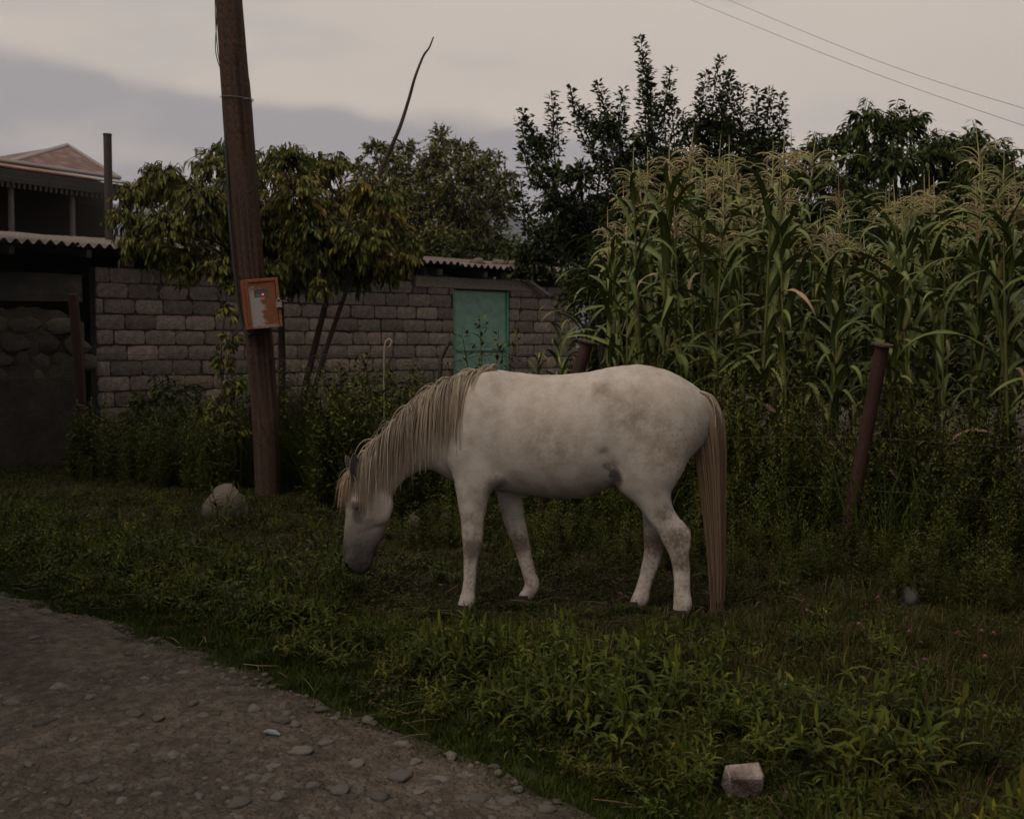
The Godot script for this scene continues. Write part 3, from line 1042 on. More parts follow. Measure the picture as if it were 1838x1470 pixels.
func build_ground() -> void:
	var g := Geo.new()
	var rings: Array[float] = [0, 3, 6, 12, 25, 60, 150, 400, 1200, 4500]
	var up := Vector3.UP
	for k in rings.size():
		for s in 48:
			var a := TAU * s / 48.0
			g.vert(Vector3(cos(a) * rings[k], -0.012, sin(a) * rings[k] - 6.0), up, Color.WHITE)
	for k in rings.size() - 1:
		for s in 48:
			var q := k * 48 + s
			var q2 := k * 48 + (s + 1) % 48
			g.tri3(q, q2, q2 + 48); g.tri3(q, q2 + 48, q + 48)
	var o := part(self, "ground", g.mesh(), M.soil)
	tag(o, "dark soil under the grass and weeds", "ground", "", "structure")
	# stony road: a sheet with its own unevenness, fine near the camera
	g = Geo.new()
	var nz := 150
	var nx := 110
	for k in nz + 1:
		var z := lerpf(-12.0, 4.0, float(k) / nz)
		var right := road_x(z) + 0.10
		for s in nx + 1:
			var f := float(s) / nx
			var x := right - 9.0 * f * f - 0.6 * f
			var y := 0.010 * noise.get_noise_2d(x * 1.6, z * 1.6) + 0.008 * noise.get_noise_2d(x * 6.0, z * 6.0) + 0.004 + 0.004 * noise.get_noise_2d(x * 21.0, z * 21.0)
			y -= 0.012 * (1.0 - smoothstep(0.0, 0.10, f * 9.0 * f))
			var tone := 0.80 + 0.35 * noise.get_noise_2d(x * 0.9 + 40.0, z * 0.9)
			g.vert(Vector3(x, y + 0.012, z), up, Color(tone, tone, tone))
	var w := nx + 1
	for k in nz:
		for s in nx:
			var q := k * w + s
			g.tri3(q, q + 1, q + w + 1); g.tri3(q, q + w + 1, q + w)
	for k in g.n.size(): g.n[k] = Vector3.ZERO
	for k in range(0, g.i.size(), 3):
		var p0 := g.v[g.i[k]]
		var fn := (g.v[g.i[k + 2]] - p0).cross(g.v[g.i[k + 1]] - p0)
		if fn.y < 0: fn = -fn
		for e in 3: g.n[g.i[k + e]] += fn
	for k in g.n.size(): g.n[k] = g.n[k].normalized()
	o = part(self, "road", g.mesh(), M.road)
	tag(o, "unpaved stony road in front of the grass verge", "road", "", "structure")
	# far wooded ridge
	g = Geo.new()
	var steps := 90
	for k in steps + 1:
		var az := lerpf(-0.75, 0.75, float(k) / steps)
		var top := 205.0 + 60.0 * noise.get_noise_1d(az * 4.0 + 3.0) + 22.0 * noise.get_noise_1d(az * 19.0)
		var r := 1500.0
		g.vert(Vector3(sin(az) * r, -2.0, -cos(az) * r), Vector3(-sin(az), 0.5, cos(az)).normalized(), Color(0.030, 0.042, 0.030))
		g.vert(Vector3(sin(az) * (r + 260.0), top, -cos(az) * (r + 260.0)), Vector3(-sin(az) * 0.4, 0.9, cos(az) * 0.4).normalized(), Color(0.030, 0.042, 0.030))
		g.vert(Vector3(sin(az) * (r + 700.0), -2.0, -cos(az) * (r + 700.0)), Vector3(sin(az), 0.5, -cos(az)).normalized(), Color(0.030, 0.042, 0.030))
		if k > 0:
			var q := (k - 1) * 3
			g.tri3(q, q + 3, q + 4); g.tri3(q, q + 4, q + 1); g.tri3(q + 1, q + 4, q + 5); g.tri3(q + 1, q + 5, q + 2)
	o = part(self, "hills", g.mesh(), plain(Color(1, 1, 1), 1.0))
	tag(o, "blue wooded ridge far behind the trees", "hills", "", "structure")


func corrugated(g: Geo, a: Vector3, along: Vector3, slope: Vector3, ln: float, depth: float, wave: float, amp: float, col: Color) -> void:
	# a wavy sheet with thickness; a is its lower front corner
	var nn := slope.cross(along).normalized()
	if nn.y < 0: nn = -nn
	var m := int(ln / wave * 8.0)
	for layer in 2:
		var b0 := g.v.size()
		for k in m + 1:
			var s := ln * k / m
			var ph := TAU * s / wave
			var off := amp * sin(ph)
			var dn := (nn - along * cos(ph) * amp * TAU / wave).normalized() * (1.0 if layer == 0 else -1.0)
			for r in 3:
				var t := r * 0.5
				var p := a + along * s + slope * depth * t + nn * (off - (0.0 if layer == 0 else 0.007) + 0.012 * noise.get_noise_2d(s * 1.5, t * 2.0 + a.x))
				g.vert(p, dn, col)
		for k in m:
			for r in 2:
				var q := b0 + k * 3 + r
				g.tri3(q, q + 3, q + 4); g.tri3(q, q + 4, q + 1)
	var half := (m + 1) * 3
	var e0 := g.v.size()
	var b := e0 - half * 2
	for k in m + 1:
		g.vert(g.v[b + k * 3], -slope, col); g.vert(g.v[b + half + k * 3], -slope, col)
	for k in m:
		var q := e0 + k * 2
		g.tri3(q, q + 2, q + 3); g.tri3(q, q + 3, q + 1)


func build_shed() -> void:
	rng.seed = 301
	var shed := thing("block_shed", "long grey block shed with a green door under a wavy sheet roof", "shed", WALL_A * Vector3(1, 0, 1))
	var dirv := (WALL_B - WALL_A) * Vector3(1, 0, 1)
	var total := dirv.length()
	var u := dirv.normalized()
	var out := Vector3(-u.z, 0, u.x)
	if out.z < 0: out = -out
	var face := Basis(u, Vector3.UP, u.cross(Vector3.UP))
	# mortar core behind the faces of the blocks
	var core := Geo.new()
	var d0 := 6.315
	var d1 := d0 + 1.30
	var hgt := 2.54
	core.box(Transform3D(face, u * (d0 * 0.5) - out * 0.105 + Vector3(0, hgt * 0.5, 0)), Vector3(d0, hgt, 0.165), Color(0.055, 0.05, 0.045))
	core.box(Transform3D(face, u * ((d1 + total) * 0.5) - out * 0.105 + Vector3(0, hgt * 0.5, 0)), Vector3(total - d1, hgt, 0.165), Color(0.055, 0.05, 0.045))
	var wall := part(shed, "wall", core.mesh(), M.block)
	var meshes: Array[ArrayMesh] = []
	for k in 24: meshes.append(block_mesh(k))
	var courses := 12
	var ch := hgt / courses
	for r in courses:
		var s := -0.45 * (0.5 if r % 2 == 1 else 0.0) + rf(-0.05, 0.05)
		while s < total:
			var ln := 0.458 * (1.0 if rng.randf() < 0.85 else rf(0.55, 0.9))
			var a := maxf(s, 0.0)
			var e := minf(s + ln, total)
			s += ln
			for span in [[a, minf(e, d0)], [maxf(a, d1), e]]:
				if span[1] - span[0] < 0.07: continue
				var blk := part(wall, "block", meshes[rng.randi() % meshes.size()], M.block)
				var wide: float = span[1] - span[0] - rf(0.006, 0.024)
				blk.transform = Transform3D(face, u * ((span[0] + span[1]) * 0.5) - out * (0.095 + rf(-0.010, 0.012)) + Vector3(0, (r + 0.5) * ch + rf(-0.003, 0.003), 0))
				blk.scale = Vector3(wide / 0.435, rf(0.955, 1.01), 1.0)
				blk.rotate_object_local(Vector3(0, 0, 1), rf(-0.012, 0.012))
	# lintel and wall plate
	var g := Geo.new()
	g.box(Transform3D(face, u * (d0 + 0.5) + out * 0.012 - out * 0.10 + Vector3(0, 2.535, 0)), Vector3(2.7, 0.19, 0.22), Color(0.32, 0.285, 0.25), 0.012)
	part(shed, "lintel", g.mesh(), M.block)
	# sheet metal door
	var door := Node3D.new()
	door.name = "door"
	shed.add_child(door)
	door.set_meta("label", "faded mint green sheet metal door")
	g = Geo.new()
	g.box(Transform3D(face, u * ((d0 + d1) * 0.5) - out * 0.07 + Vector3(0, 1.22, 0)), Vector3(1.22, 2.40, 0.03), Color.WHITE, 0.004)
	part(door, "panel", g.mesh(), M.mint)
	for fr in [[0.0, 1.22, 0.05, 2.42], [1.25, 1.22, 0.05, 2.42]]:
		g = Geo.new()
		g.box(Transform3D(face, u * (d0 + 0.03 + float(fr[0])) - out * 0.06 + Vector3(0, fr[1], 0)), Vector3(fr[2], fr[3], 0.07), Color(0.45, 0.8, 0.75), 0.004)
		part(door, "frame", g.mesh(), M.mint)
	g = Geo.new()
	g.box(Transform3D(face, u * ((d0 + d1) * 0.5) - out * 0.05 + Vector3(0, 1.37, 0)), Vector3(1.21, 0.035, 0.012), Color(0.25, 0.3, 0.3), 0.003)
	part(door, "rail", g.mesh(), M.mint)
	# inside: back and end walls, so that the gap under the eaves is dark
	g = Geo.new()
	g.box(Transform3D(face, u * (total * 0.5) - out * 4.3 + Vector3(0, 1.6, 0)), Vector3(total + 3.4, 3.2, 0.2), Color(0.16, 0.15, 0.14))
	g.box(Transform3D(face, u * (total - 0.1) - out * 2.25 + Vector3(0, 1.35, 0)), Vector3(0.2, 2.7, 3.9), Color(0.16, 0.15, 0.14))
	part(shed, "rear_wall", g.mesh(), M.block)
	# roof sheets on rafters, the front edge overhanging
	var slope := (-out + Vector3(0, 0.11, 0)).normalized()
	var s2 := -2.6
	while s2 < total + 0.1:
		g = Geo.new()
		var y := 2.80 + 0.02 * rf(-1, 1) + (0.03 if s2 > 3.5 else -0.02)
		var tone := rf(0.13, 0.22)
		corrugated(g, u * s2 + out * (0.34 + rf(-0.05, 0.06)) + Vector3(0, y, 0), u, slope, 1.17, 4.9, 0.146, 0.030, Color(tone, tone * 0.86, tone * 0.80))
		part(shed, "roof_sheet", g.mesh(), M.slate)
		s2 += 1.10
	for k in 12:
		g = Geo.new()
		g.box(Transform3D(Basis(u, slope.cross(u), -slope), u * (-2.2 + k * 1.0) - out * 1.9 + Vector3(0, 2.92, 0)), Vector3(0.07, 0.10, 4.4), Color(0.05, 0.04, 0.034), 0.004)
		part(shed, "rafter", g.mesh(), M.wood)
	for k in 6:
		g = Geo.new()
		g.box(Transform3D(face, u * (0.5 + k * 1.75) - out * 0.1 + Vector3(0, 2.66, 0)), Vector3(0.14, 0.22, 0.16), Color(0.17, 0.155, 0.14), 0.008)
		part(shed, "prop", g.mesh(), M.block)
	g = Geo.new()
	g.box(Transform3D(Basis(u, Vector3.UP, u.cross(Vector3.UP)) * Basis(Vector3(0, 0, 1), -0.45), u * (d1 + 0.55) + out * 0.10 + Vector3(0, 2.55, 0)), Vector3(0.75, 0.05, 0.03), Color(0.32, 0.30, 0.28), 0.004)
	part(shed, "brace", g.mesh(), M.wood)
	# rubble weighing the sheets down
	for k in 4:
		var st := thing("roof_stone", ["flat stone lying on the shed roof near the maize", "loose brick lying on the shed roof above the green door", "dark stone on the shed roof edge behind the yellowing tree", "small stone on the shed roof between two others"][k], "stone", Vector3.ZERO, 0.0, "stones on the shed roof")
		var mesh := stone_mesh(600 + k, Color(0.14, 0.11, 0.10))
		var o := part(st, "rock", mesh, M.stone)
		st.position = WALL_A * Vector3(1, 0, 1) + u * (d0 + [1.6, 0.75, -1.0, 1.25][k]) - out * 0.25 + Vector3(0, 2.92, 0)
		o.scale = Vector3([0.30, 0.16, 0.2, 0.12][k], 0.09, 0.16)
		o.rotation.y = 0.7


func block_mesh(k: int) -> ArrayMesh:
	# a hollow-cast block with a pitted face and knocked edges
	var b := Geo.new()
	var tone := rf(0.15, 0.33)
	if k % 5 == 0: tone *= 0.7
	var warm := rf(1.02, 1.12)
	var nx := 6
	var ny := 3
	var hw := 0.2175
	var hh := 0.097
	for j in ny + 1:
		for i in nx + 1:
			var p := Vector3(lerpf(-hw, hw, float(i) / nx), lerpf(-hh, hh, float(j) / ny), 0.100)
			var q := p * 14.0 + Vector3(k * 7.3, k * 3.1, 0)
			var edge := i == 0 or i == nx or j == 0 or j == ny
			p += Vector3(noise.get_noise_3dv(q), noise.get_noise_3dv(q + Vector3(0, 40, 0)) * 0.8, noise.get_noise_3dv(q + Vector3(0, 0, 40))) * (0.012 if edge else 0.007)
			if edge: p.z -= 0.008 + 0.012 * rng.randf()
			if (i == 0 or i == nx) and (j == 0 or j == ny): p -= Vector3(signf(p.x) * rf(0.004, 0.018), signf(p.y) * rf(0.003, 0.014), 0)
			var tn := tone * (1.0 + 0.35 * noise.get_noise_3dv(q * 1.7))
			b.vert(p, Vector3.ZERO, Color(tn * 1.08 * warm, tn * 0.98, tn * 0.86))
	for j in ny:
		for i in nx:
			var q := j * (nx + 1) + i
			b.tri3(q, q + nx + 1, q + nx + 2); b.tri3(q, q + nx + 2, q + 1)
	for t in range(0, b.i.size(), 3):
		var p0 := b.v[b.i[t]]
		var fn := (b.v[b.i[t + 2]] - p0).cross(b.v[b.i[t + 1]] - p0)
		if fn.z < 0: fn = -fn
		for e in 3: b.n[b.i[t + e]] += fn
	for t in b.n.size(): b.n[t] = b.n[t].normalized()
	var rim: Array[int] = []
	for i in nx + 1: rim.append(i)
	for j in range(1, ny + 1): rim.append(j * (nx + 1) + nx)
	for i in range(nx - 1, -1, -1): rim.append(ny * (nx + 1) + i)
	for j in range(ny - 1, 0, -1): rim.append(j * (nx + 1))
	for r in rim.size():
		var p := b.v[rim[r]]
		var q := b.v[rim[(r + 1) % rim.size()]]
		b.quad(p, q, Vector3(q.x, q.y, -0.05), Vector3(p.x, p.y, -0.05), b.c[rim[r]])
		var l := b.v.size()
		var nn := Vector3(p.x / hw, p.y / hh, 0).normalized()
		for e in 4:
			if b.n[l - 4 + e].dot(nn) < 0: b.n[l - 4 + e] = -b.n[l - 4 + e]
	return b.mesh()


func stone_mesh(seed_n: int, col: Color, fine := false) -> ArrayMesh:
	# an uneven pebble of about unit half width
	var g := Geo.new()
	var rings := 9 if fine else 6
	var sides := 14 if fine else 9
	var f := FastNoiseLite.new()
	f.seed = seed_n; f.frequency = 1.1; f.fractal_octaves = 3
	for k in rings + 1:
		var a := PI * k / rings
		for s in sides:
			var b := TAU * s / sides
			var q := Vector3(sin(a) * cos(b), cos(a), sin(a) * sin(b))
			var r := 1.0 + 0.42 * f.get_noise_3dv(q)
			# facets knocked off the sides
			for fc in 4:
				var fd := Vector3(sin(fc * 2.1 + seed_n), 0.4 * cos(fc * 1.3 + seed_n), cos(fc * 2.1 + seed_n * 1.7)).normalized()
				r = minf(r, 0.80 / maxf(q.dot(fd), 0.05))
			var tone := 1.0 + 0.25 * f.get_noise_3dv(q * 4.0)
			g.vert(q * r, Vector3.ZERO, Color(col.r * tone, col.g * tone, col.b * tone))
	for k in rings:
		for s in sides:
			var q := k * sides + s
			var q2 := k * sides + (s + 1) % sides
			g.tri3(q, q2, q2 + sides); g.tri3(q, q2 + sides, q + sides)
	for k in range(0, g.i.size(), 3):
		var p0 := g.v[g.i[k]]
		var fn := (g.v[g.i[k + 2]] - p0).cross(g.v[g.i[k + 1]] - p0)
		if fn.dot(p0) < 0: fn = -fn
		for e in 3: g.n[g.i[k + e]] += fn
	for k in g.n.size(): g.n[k] = g.n[k].normalized() if g.n[k] != Vector3.ZERO else g.v[k].normalized()
	return g.mesh()


func facet(parent: Node, called: String, pts: Array, mat: Material, col := Color.WHITE) -> void:
	# a thin plate with thickness through three or four corners
	var p: Array[Vector3] = []
	for q in pts: p.append(q)
	if p.size() == 3: p.append(p[2])
	var nn := (p[1] - p[0]).cross(p[2] - p[0]).normalized() * 0.03
	if nn.y < 0: nn = -nn
	var g := Geo.new()
	g.quad(p[0] + nn, p[1] + nn, p[2] + nn, p[3] + nn, col)
	g.quad(p[3], p[2], p[1], p[0], col)
	for k in 4: if p[k] != p[(k + 1) % 4]: g.quad(p[k], p[(k + 1) % 4], p[(k + 1) % 4] + nn, p[k] + nn, col)
	part(parent, called, g.mesh(), mat)


func build_house() -> void:
	rng.seed = 330
	var e0 := Vector3(-10.893, 4.424, -20.000)
	var e1 := Vector3(-7.652, 4.954, -25.200)
	e0.y = 4.85; e1.y = 4.85
	var house := thing("house", "old house with a rusty hipped metal roof and dark porch behind the shed", "house", e0 * Vector3(1, 0, 1))
	var org := e0 * Vector3(1, 0, 1)
	var u := (e1 - e0).normalized()
	var back := Vector3(u.z, 0, -u.x)
	if back.z > 0: back = -back
	var a := e0 - org
	var b := e1 - org
	var ln := a.distance_to(b)
	var dpt := 7.0
	# hipped upper roofs: two low pyramids meeting in a valley
	var r1 := Vector3(-9.735, 5.807, -26.400) - org
	var hip := a + u * (ln * 0.885)
	var hip_b := hip + back * dpt + u * 0.2
	var val := a + u * (ln * 0.47)
	val.y = 4.85; hip.y = 4.85; hip_b.y = 4.85
	var val_b := val + back * dpt
	var r0 := Vector3(-11.009, 5.470, -24.000) - org
	var ab := a + back * dpt
	facet(house, "roof", [val, hip, r1], M.rusty, Color(0.62, 0.60, 0.60))
	facet(house, "roof", [hip, hip_b, r1], M.rusty, Color(0.62, 0.60, 0.60))
	facet(house, "roof", [val_b, val, r1], M.rusty, Color(0.62, 0.60, 0.60))
	facet(house, "roof", [hip_b, val_b, r1], M.rusty, Color(0.62, 0.60, 0.60))
	facet(house, "roof", [a, val, r0], M.rusty, Color(0.62, 0.60, 0.60))
	facet(house, "roof", [val, val_b, r0], M.rusty, Color(0.62, 0.60, 0.60))
	facet(house, "roof", [ab, a, r0], M.rusty, Color(0.62, 0.60, 0.60))
	facet(house, "roof", [val_b, ab, r0], M.rusty, Color(0.62, 0.60, 0.60))
	var pale := Color(0.27, 0.25, 0.245)
	for rd in [[r1, hip], [r1, hip_b], [r1, val], [a, hip]]:
		var g := Geo.new()
		var p: Vector3 = rd[0]
		var q: Vector3 = rd[1]
		g.tube(PackedVector3Array([p + Vector3(0, 0.03, 0), q + Vector3(0, 0.03, 0)]), PackedFloat32Array([0.05, 0.05]), 6, pale)
		part(house, "ridge_cap", g.mesh(), M.metal)
	# lower porch roof, a metal strip along the front
	var c0 := a - back * 1.3 + Vector3(0, -0.30, 0)
	var c1 := b - back * 1.3 + Vector3(0, -0.30, 0) + u * 0.6
	facet(house, "porch_roof", [c0, c0 + u * (ln * 0.62), a + u * (ln * 0.62) + Vector3(0, -0.04, 0), a + Vector3(0, -0.04, 0)], M.rusty)
	facet(house, "porch_roof", [c0 + u * (ln * 0.62), c1, b + Vector3(0, -0.04, 0), a + u * (ln * 0.62) + Vector3(0, -0.04, 0)], M.slate, Color(0.34, 0.33, 0.34))
	# fascia with a toothed lower edge
	var fb := Basis(u, Vector3.UP, u.cross(Vector3.UP))
	var g2 := Geo.new()
	g2.box(Transform3D(fb, (c0 + c1) * 0.5 + Vector3(0, -0.13, 0)), Vector3(c0.distance_to(c1), 0.22, 0.04), Color(0.05, 0.048, 0.045), 0.005)
	var fascia := part(house, "fascia", g2.mesh(), M.wood)
	var tooth := Geo.new()
	tooth.box(Transform3D.IDENTITY, Vector3(0.055, 0.10, 0.03), Color(0.055, 0.05, 0.048), 0.006)
	var tm := tooth.mesh()
	for k in int(c0.distance_to(c1) / 0.11):
		var t := part(fascia, "tooth", tm, M.wood)
		t.transform = Transform3D(fb, c0 + u * (0.05 + k * 0.11) + Vector3(0, -0.285, 0))
	# walls, porch posts, rail and gutter pipe
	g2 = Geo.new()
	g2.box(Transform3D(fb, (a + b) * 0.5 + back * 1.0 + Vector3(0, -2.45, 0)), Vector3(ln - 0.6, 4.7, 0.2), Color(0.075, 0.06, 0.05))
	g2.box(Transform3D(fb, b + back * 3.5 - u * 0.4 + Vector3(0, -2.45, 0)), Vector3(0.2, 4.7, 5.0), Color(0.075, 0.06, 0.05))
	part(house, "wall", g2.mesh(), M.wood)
	for k in 5:
		g2 = Geo.new()
		var at := c0 + u * (0.8 + k * (ln - 1.0) / 4.0) + back * 0.15
		g2.tube(PackedVector3Array([Vector3(at.x, 0, at.z), at + Vector3(0, -0.2, 0)]), PackedFloat32Array([0.055, 0.05]), 10, Color(0.16, 0.15, 0.145))
		part(house, "porch_post", g2.mesh(), M.wood)
	g2 = Geo.new()
	corrugated(g2, c0 + u * 1.6 + Vector3(0, -1.5, 0) + back * 0.3, u, (back + Vector3(0, 0.25, 0)).normalized(), ln - 3.6, 1.2, 0.16, 0.03, Color(0.20, 0.22, 0.25))
	part(house, "awning", g2.mesh(), M.slate)
	g2 = Geo.new()
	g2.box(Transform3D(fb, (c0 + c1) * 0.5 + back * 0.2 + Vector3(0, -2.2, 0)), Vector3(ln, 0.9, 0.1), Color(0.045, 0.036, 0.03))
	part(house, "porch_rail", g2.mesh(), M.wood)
	# stove pipe
	var ch := thing("stove_pipe", "dark round stove pipe rising beside the rusty house roof", "chimney", Vector3(-6.641, 0.000, -19.800))
	g2 = Geo.new()
	g2.tube(PackedVector3Array([Vector3(0, 0.0, 0), Vector3(0, 2.5, 0), Vector3(0, 4.929, 0)]), PackedFloat32Array([0.066, 0.066, 0.066]), 16, Color(0.045, 0.038, 0.034), Color(0.05, 0.04, 0.036))
	part(ch, "pipe", g2.mesh(), M.iron)
	g2 = Geo.new()
	g2.tube(PackedVector3Array([Vector3(0, 4.911, 0), Vector3(0, 4.938, 0)]), PackedFloat32Array([0.072, 0.072]), 16, Color(0.05, 0.042, 0.038))
	part(ch, "collar", g2.mesh(), M.iron)


func rough_slab(g: Geo, a: Vector3, b: Vector3, thick: float, tops: PackedFloat32Array, bot: float, col: Color, wob: float) -> void:
	# an upright slab from a to b with an uneven top and face
	var u := ((b - a) * Vector3(1, 0, 1)).normalized()
	var out := Vector3(-u.z, 0, u.x)
	if out.z < 0: out = -out
	var m := 40
	var r := 12
	var ln := a.distance_to(b)
	for lay in 2:
		var b0 := g.v.size()
		for k in m + 1:
			var f := float(k) / m
			var ti := f * (tops.size() - 1)
			var k0 := mini(int(ti), tops.size() - 2)
			var top := lerpf(tops[k0], tops[k0 + 1], smoothstep(0.0, 1.0, ti - k0)) + 0.03 * wob * noise.get_noise_2d(f * 23.0, a.x * 3.0)
			for s in r + 1:
				var y := lerpf(bot, top, float(s) / r)
				var p := a + u * ln * f
				p.y = y
				var bulge := wob * (0.05 * noise.get_noise_3d(p.x * 2.5, y * 2.5, p.z * 2.5) + 0.015 * noise.get_noise_3d(p.x * 11.0, y * 11.0, p.z * 11.0))
				var edge := 0.06 * pow(float(s) / r, 8.0)
				p += out * ((thick * 0.5 + bulge - edge) if lay == 0 else -(thick * 0.5 - edge))
				var tone := 1.0 + 0.5 * noise.get_noise_3d(p.x * 3.0, y * 3.0, p.z * 3.0) + 0.25 * noise.get_noise_3d(p.x * 14.0, y * 14.0, p.z * 14.0)
				g.vert(p, out if lay == 0 else -out, Color(col.r * tone, col.g * tone, col.b * tone))
		for k in m:
			for s in r:
				var q := b0 + k * (r + 1) + s
				g.tri3(q, q + 1, q + r + 2); g.tri3(q, q + r + 2, q + r + 1)
	var w := (m + 1) * (r + 1)
	var f0 := g.v.size() - 2 * w
	for k in m:
		var q := f0 + k * (r + 1) + r
		g.quad(g.v[q], g.v[q + w], g.v[q + w + r + 1], g.v[q + r + 1], col)
	g.quad(g.v[f0], g.v[f0 + w], g.v[f0 + w + r], g.v[f0 + r], col)
	var l0 := f0 + m * (r + 1)
	g.quad(g.v[l0], g.v[l0 + w], g.v[l0 + w + r], g.v[l0 + r], col)


func build_low_walls() -> void:
	var t := thing("rubble_wall", "rough plastered rubble wall at the end of the block shed", "wall", Vector3.ZERO)
	var g := Geo.new()
	var a := Vector3(-8.023, 0.000, -15.000)
	var b := Vector3(-5.638, 0.000, -15.750)
	rough_slab(g, a, b, 0.35, PackedFloat32Array([1.95, 1.9, 1.93, 1.86, 1.95, 1.97, 1.94, 1.78]), 0.0, Color(0.085, 0.075, 0.06), 1.6)
	part(t, "body", g.mesh(), M.block)
	# field stones showing through the plaster
	rng.seed = 360
	var rocks: Array[ArrayMesh] = []
	for k in 8:
		var tone := rf(0.055, 0.11)
		rocks.append(stone_mesh(360 + k, Color(tone * 1.06, tone * 0.97, tone * 0.86)))
	var along := (b - a).normalized()
	var outw := Vector3(-along.z, 0, along.x)
	if outw.z < 0: outw = -outw
	for row in 8:
		var s := rf(0.0, 0.3)
		while s < a.distance_to(b) - 0.15:
			var wd := rf(0.14, 0.42)
			var o := part(t, "stone", rocks[rng.randi() % 8], M.block)
			o.position = a + along * (s + wd * 0.5) + outw * rf(0.13, 0.18) + Vector3(0, 0.14 + row * 0.225 + rf(-0.03, 0.03), 0)
			o.scale = Vector3(wd * 0.56, rf(0.09, 0.135), 0.055)
			o.rotation = Vector3(0, -atan2(along.z, along.x), rf(-0.15, 0.15))
			s += wd + 0.02
	# a board of old tin nailed above it
	t = thing("wall_board", "ragged grey board hanging under the shed eaves above the rubble wall", "board", Vector3.ZERO)
	g = Geo.new()
	a = Vector3(-8.157, 0.000, -15.250)
	b = Vector3(-5.725, 0.000, -15.950)
	rough_slab(g, a, b, 0.06, PackedFloat32Array([2.43, 2.43, 2.44, 2.44, 2.44, 2.43, 2.42]), 2.06, Color(0.085, 0.08, 0.075), 0.5)
	part(t, "panel", g.mesh(), M.wood)
	t = thing("low_wall", "low dark concrete wall in the corner before the rubble wall", "wall", Vector3.ZERO)
	g = Geo.new()
	a = Vector3(-7.483, 0.000, -13.600)
	b = Vector3(-5.464, 0.000, -14.800)
	rough_slab(g, a, b, 0.22, PackedFloat32Array([1.06, 1.05, 1.06, 1.07, 1.08, 1.10]), 0.0, Color(0.065, 0.058, 0.05), 0.5)
	part(t, "body", g.mesh(), M.block)



# ---------------------------------------------------------------- pole, fence, stones
func rough_tube(g: Geo, pts: PackedVector3Array, rad: PackedFloat32Array, sides: int, sub: int, amp: float, col: Color) -> void:
	# a thick tube with furrows along it
	var rows := (pts.size() - 1) * sub + 1
	var b0 := g.v.size()
	for k in rows:
		var f := float(k) / (rows - 1)
		var p := pick(pts, f)
		var ri := f * (rad.size() - 1)
		var r0 := mini(int(ri), rad.size() - 2)
		var r := lerpf(rad[r0], rad[r0 + 1], ri - r0)
		for s in sides:
			var a := TAU * s / sides
			var fur := noise.get_noise_3d(cos(a) * 3.4, p.y * 0.35, sin(a) * 3.4) * 0.6 + noise.get_noise_3d(cos(a) * 9.0, p.y * 0.9, sin(a) * 9.0) * 0.4
			var crack := smoothstep(0.32, 0.5, noise.get_noise_3d(cos(a) * 6.0 + 9.0, p.y * 0.25, sin(a) * 6.0))
			var nn := Vector3(cos(a), 0, sin(a))
			var tone := 1.0 + 0.55 * noise.get_noise_3d(cos(a) * 7.0, p.y * 0.5, sin(a) * 7.0 + 7.0) - 0.45 * crack
			g.vert(p + nn * (r + amp * fur - amp * 1.6 * crack), Vector3.ZERO, Color(col.r * tone, col.g * tone, col.b * tone), Vector2.ZERO)
	for k in rows - 1:
		for s in sides:
			var a := b0 + k * sides + s
			var b := b0 + k * sides + (s + 1) % sides
			for tr in [[a, b, b + sides], [a, b + sides, a + sides]]:
				var fn := (g.v[tr[2]] - g.v[tr[0]]).cross(g.v[tr[1]] - g.v[tr[0]])
				var mid: Vector3 = pick(pts, (k + 0.5) / (rows - 1))
				if fn.dot(g.v[tr[0]] - mid) < 0: fn = -fn
				for e in 3: g.n[tr[e]] += fn
				g.tri3(tr[0], tr[1], tr[2])
	for k in range(b0, g.n.size()): g.n[k] = g.n[k].normalized()
	var c := g.vert(pts[pts.size() - 1], Vector3.UP, col)
	var l := b0 + (rows - 1) * sides
	for s in sides: g.tri3(c, l + s, l + (s + 1) % sides)


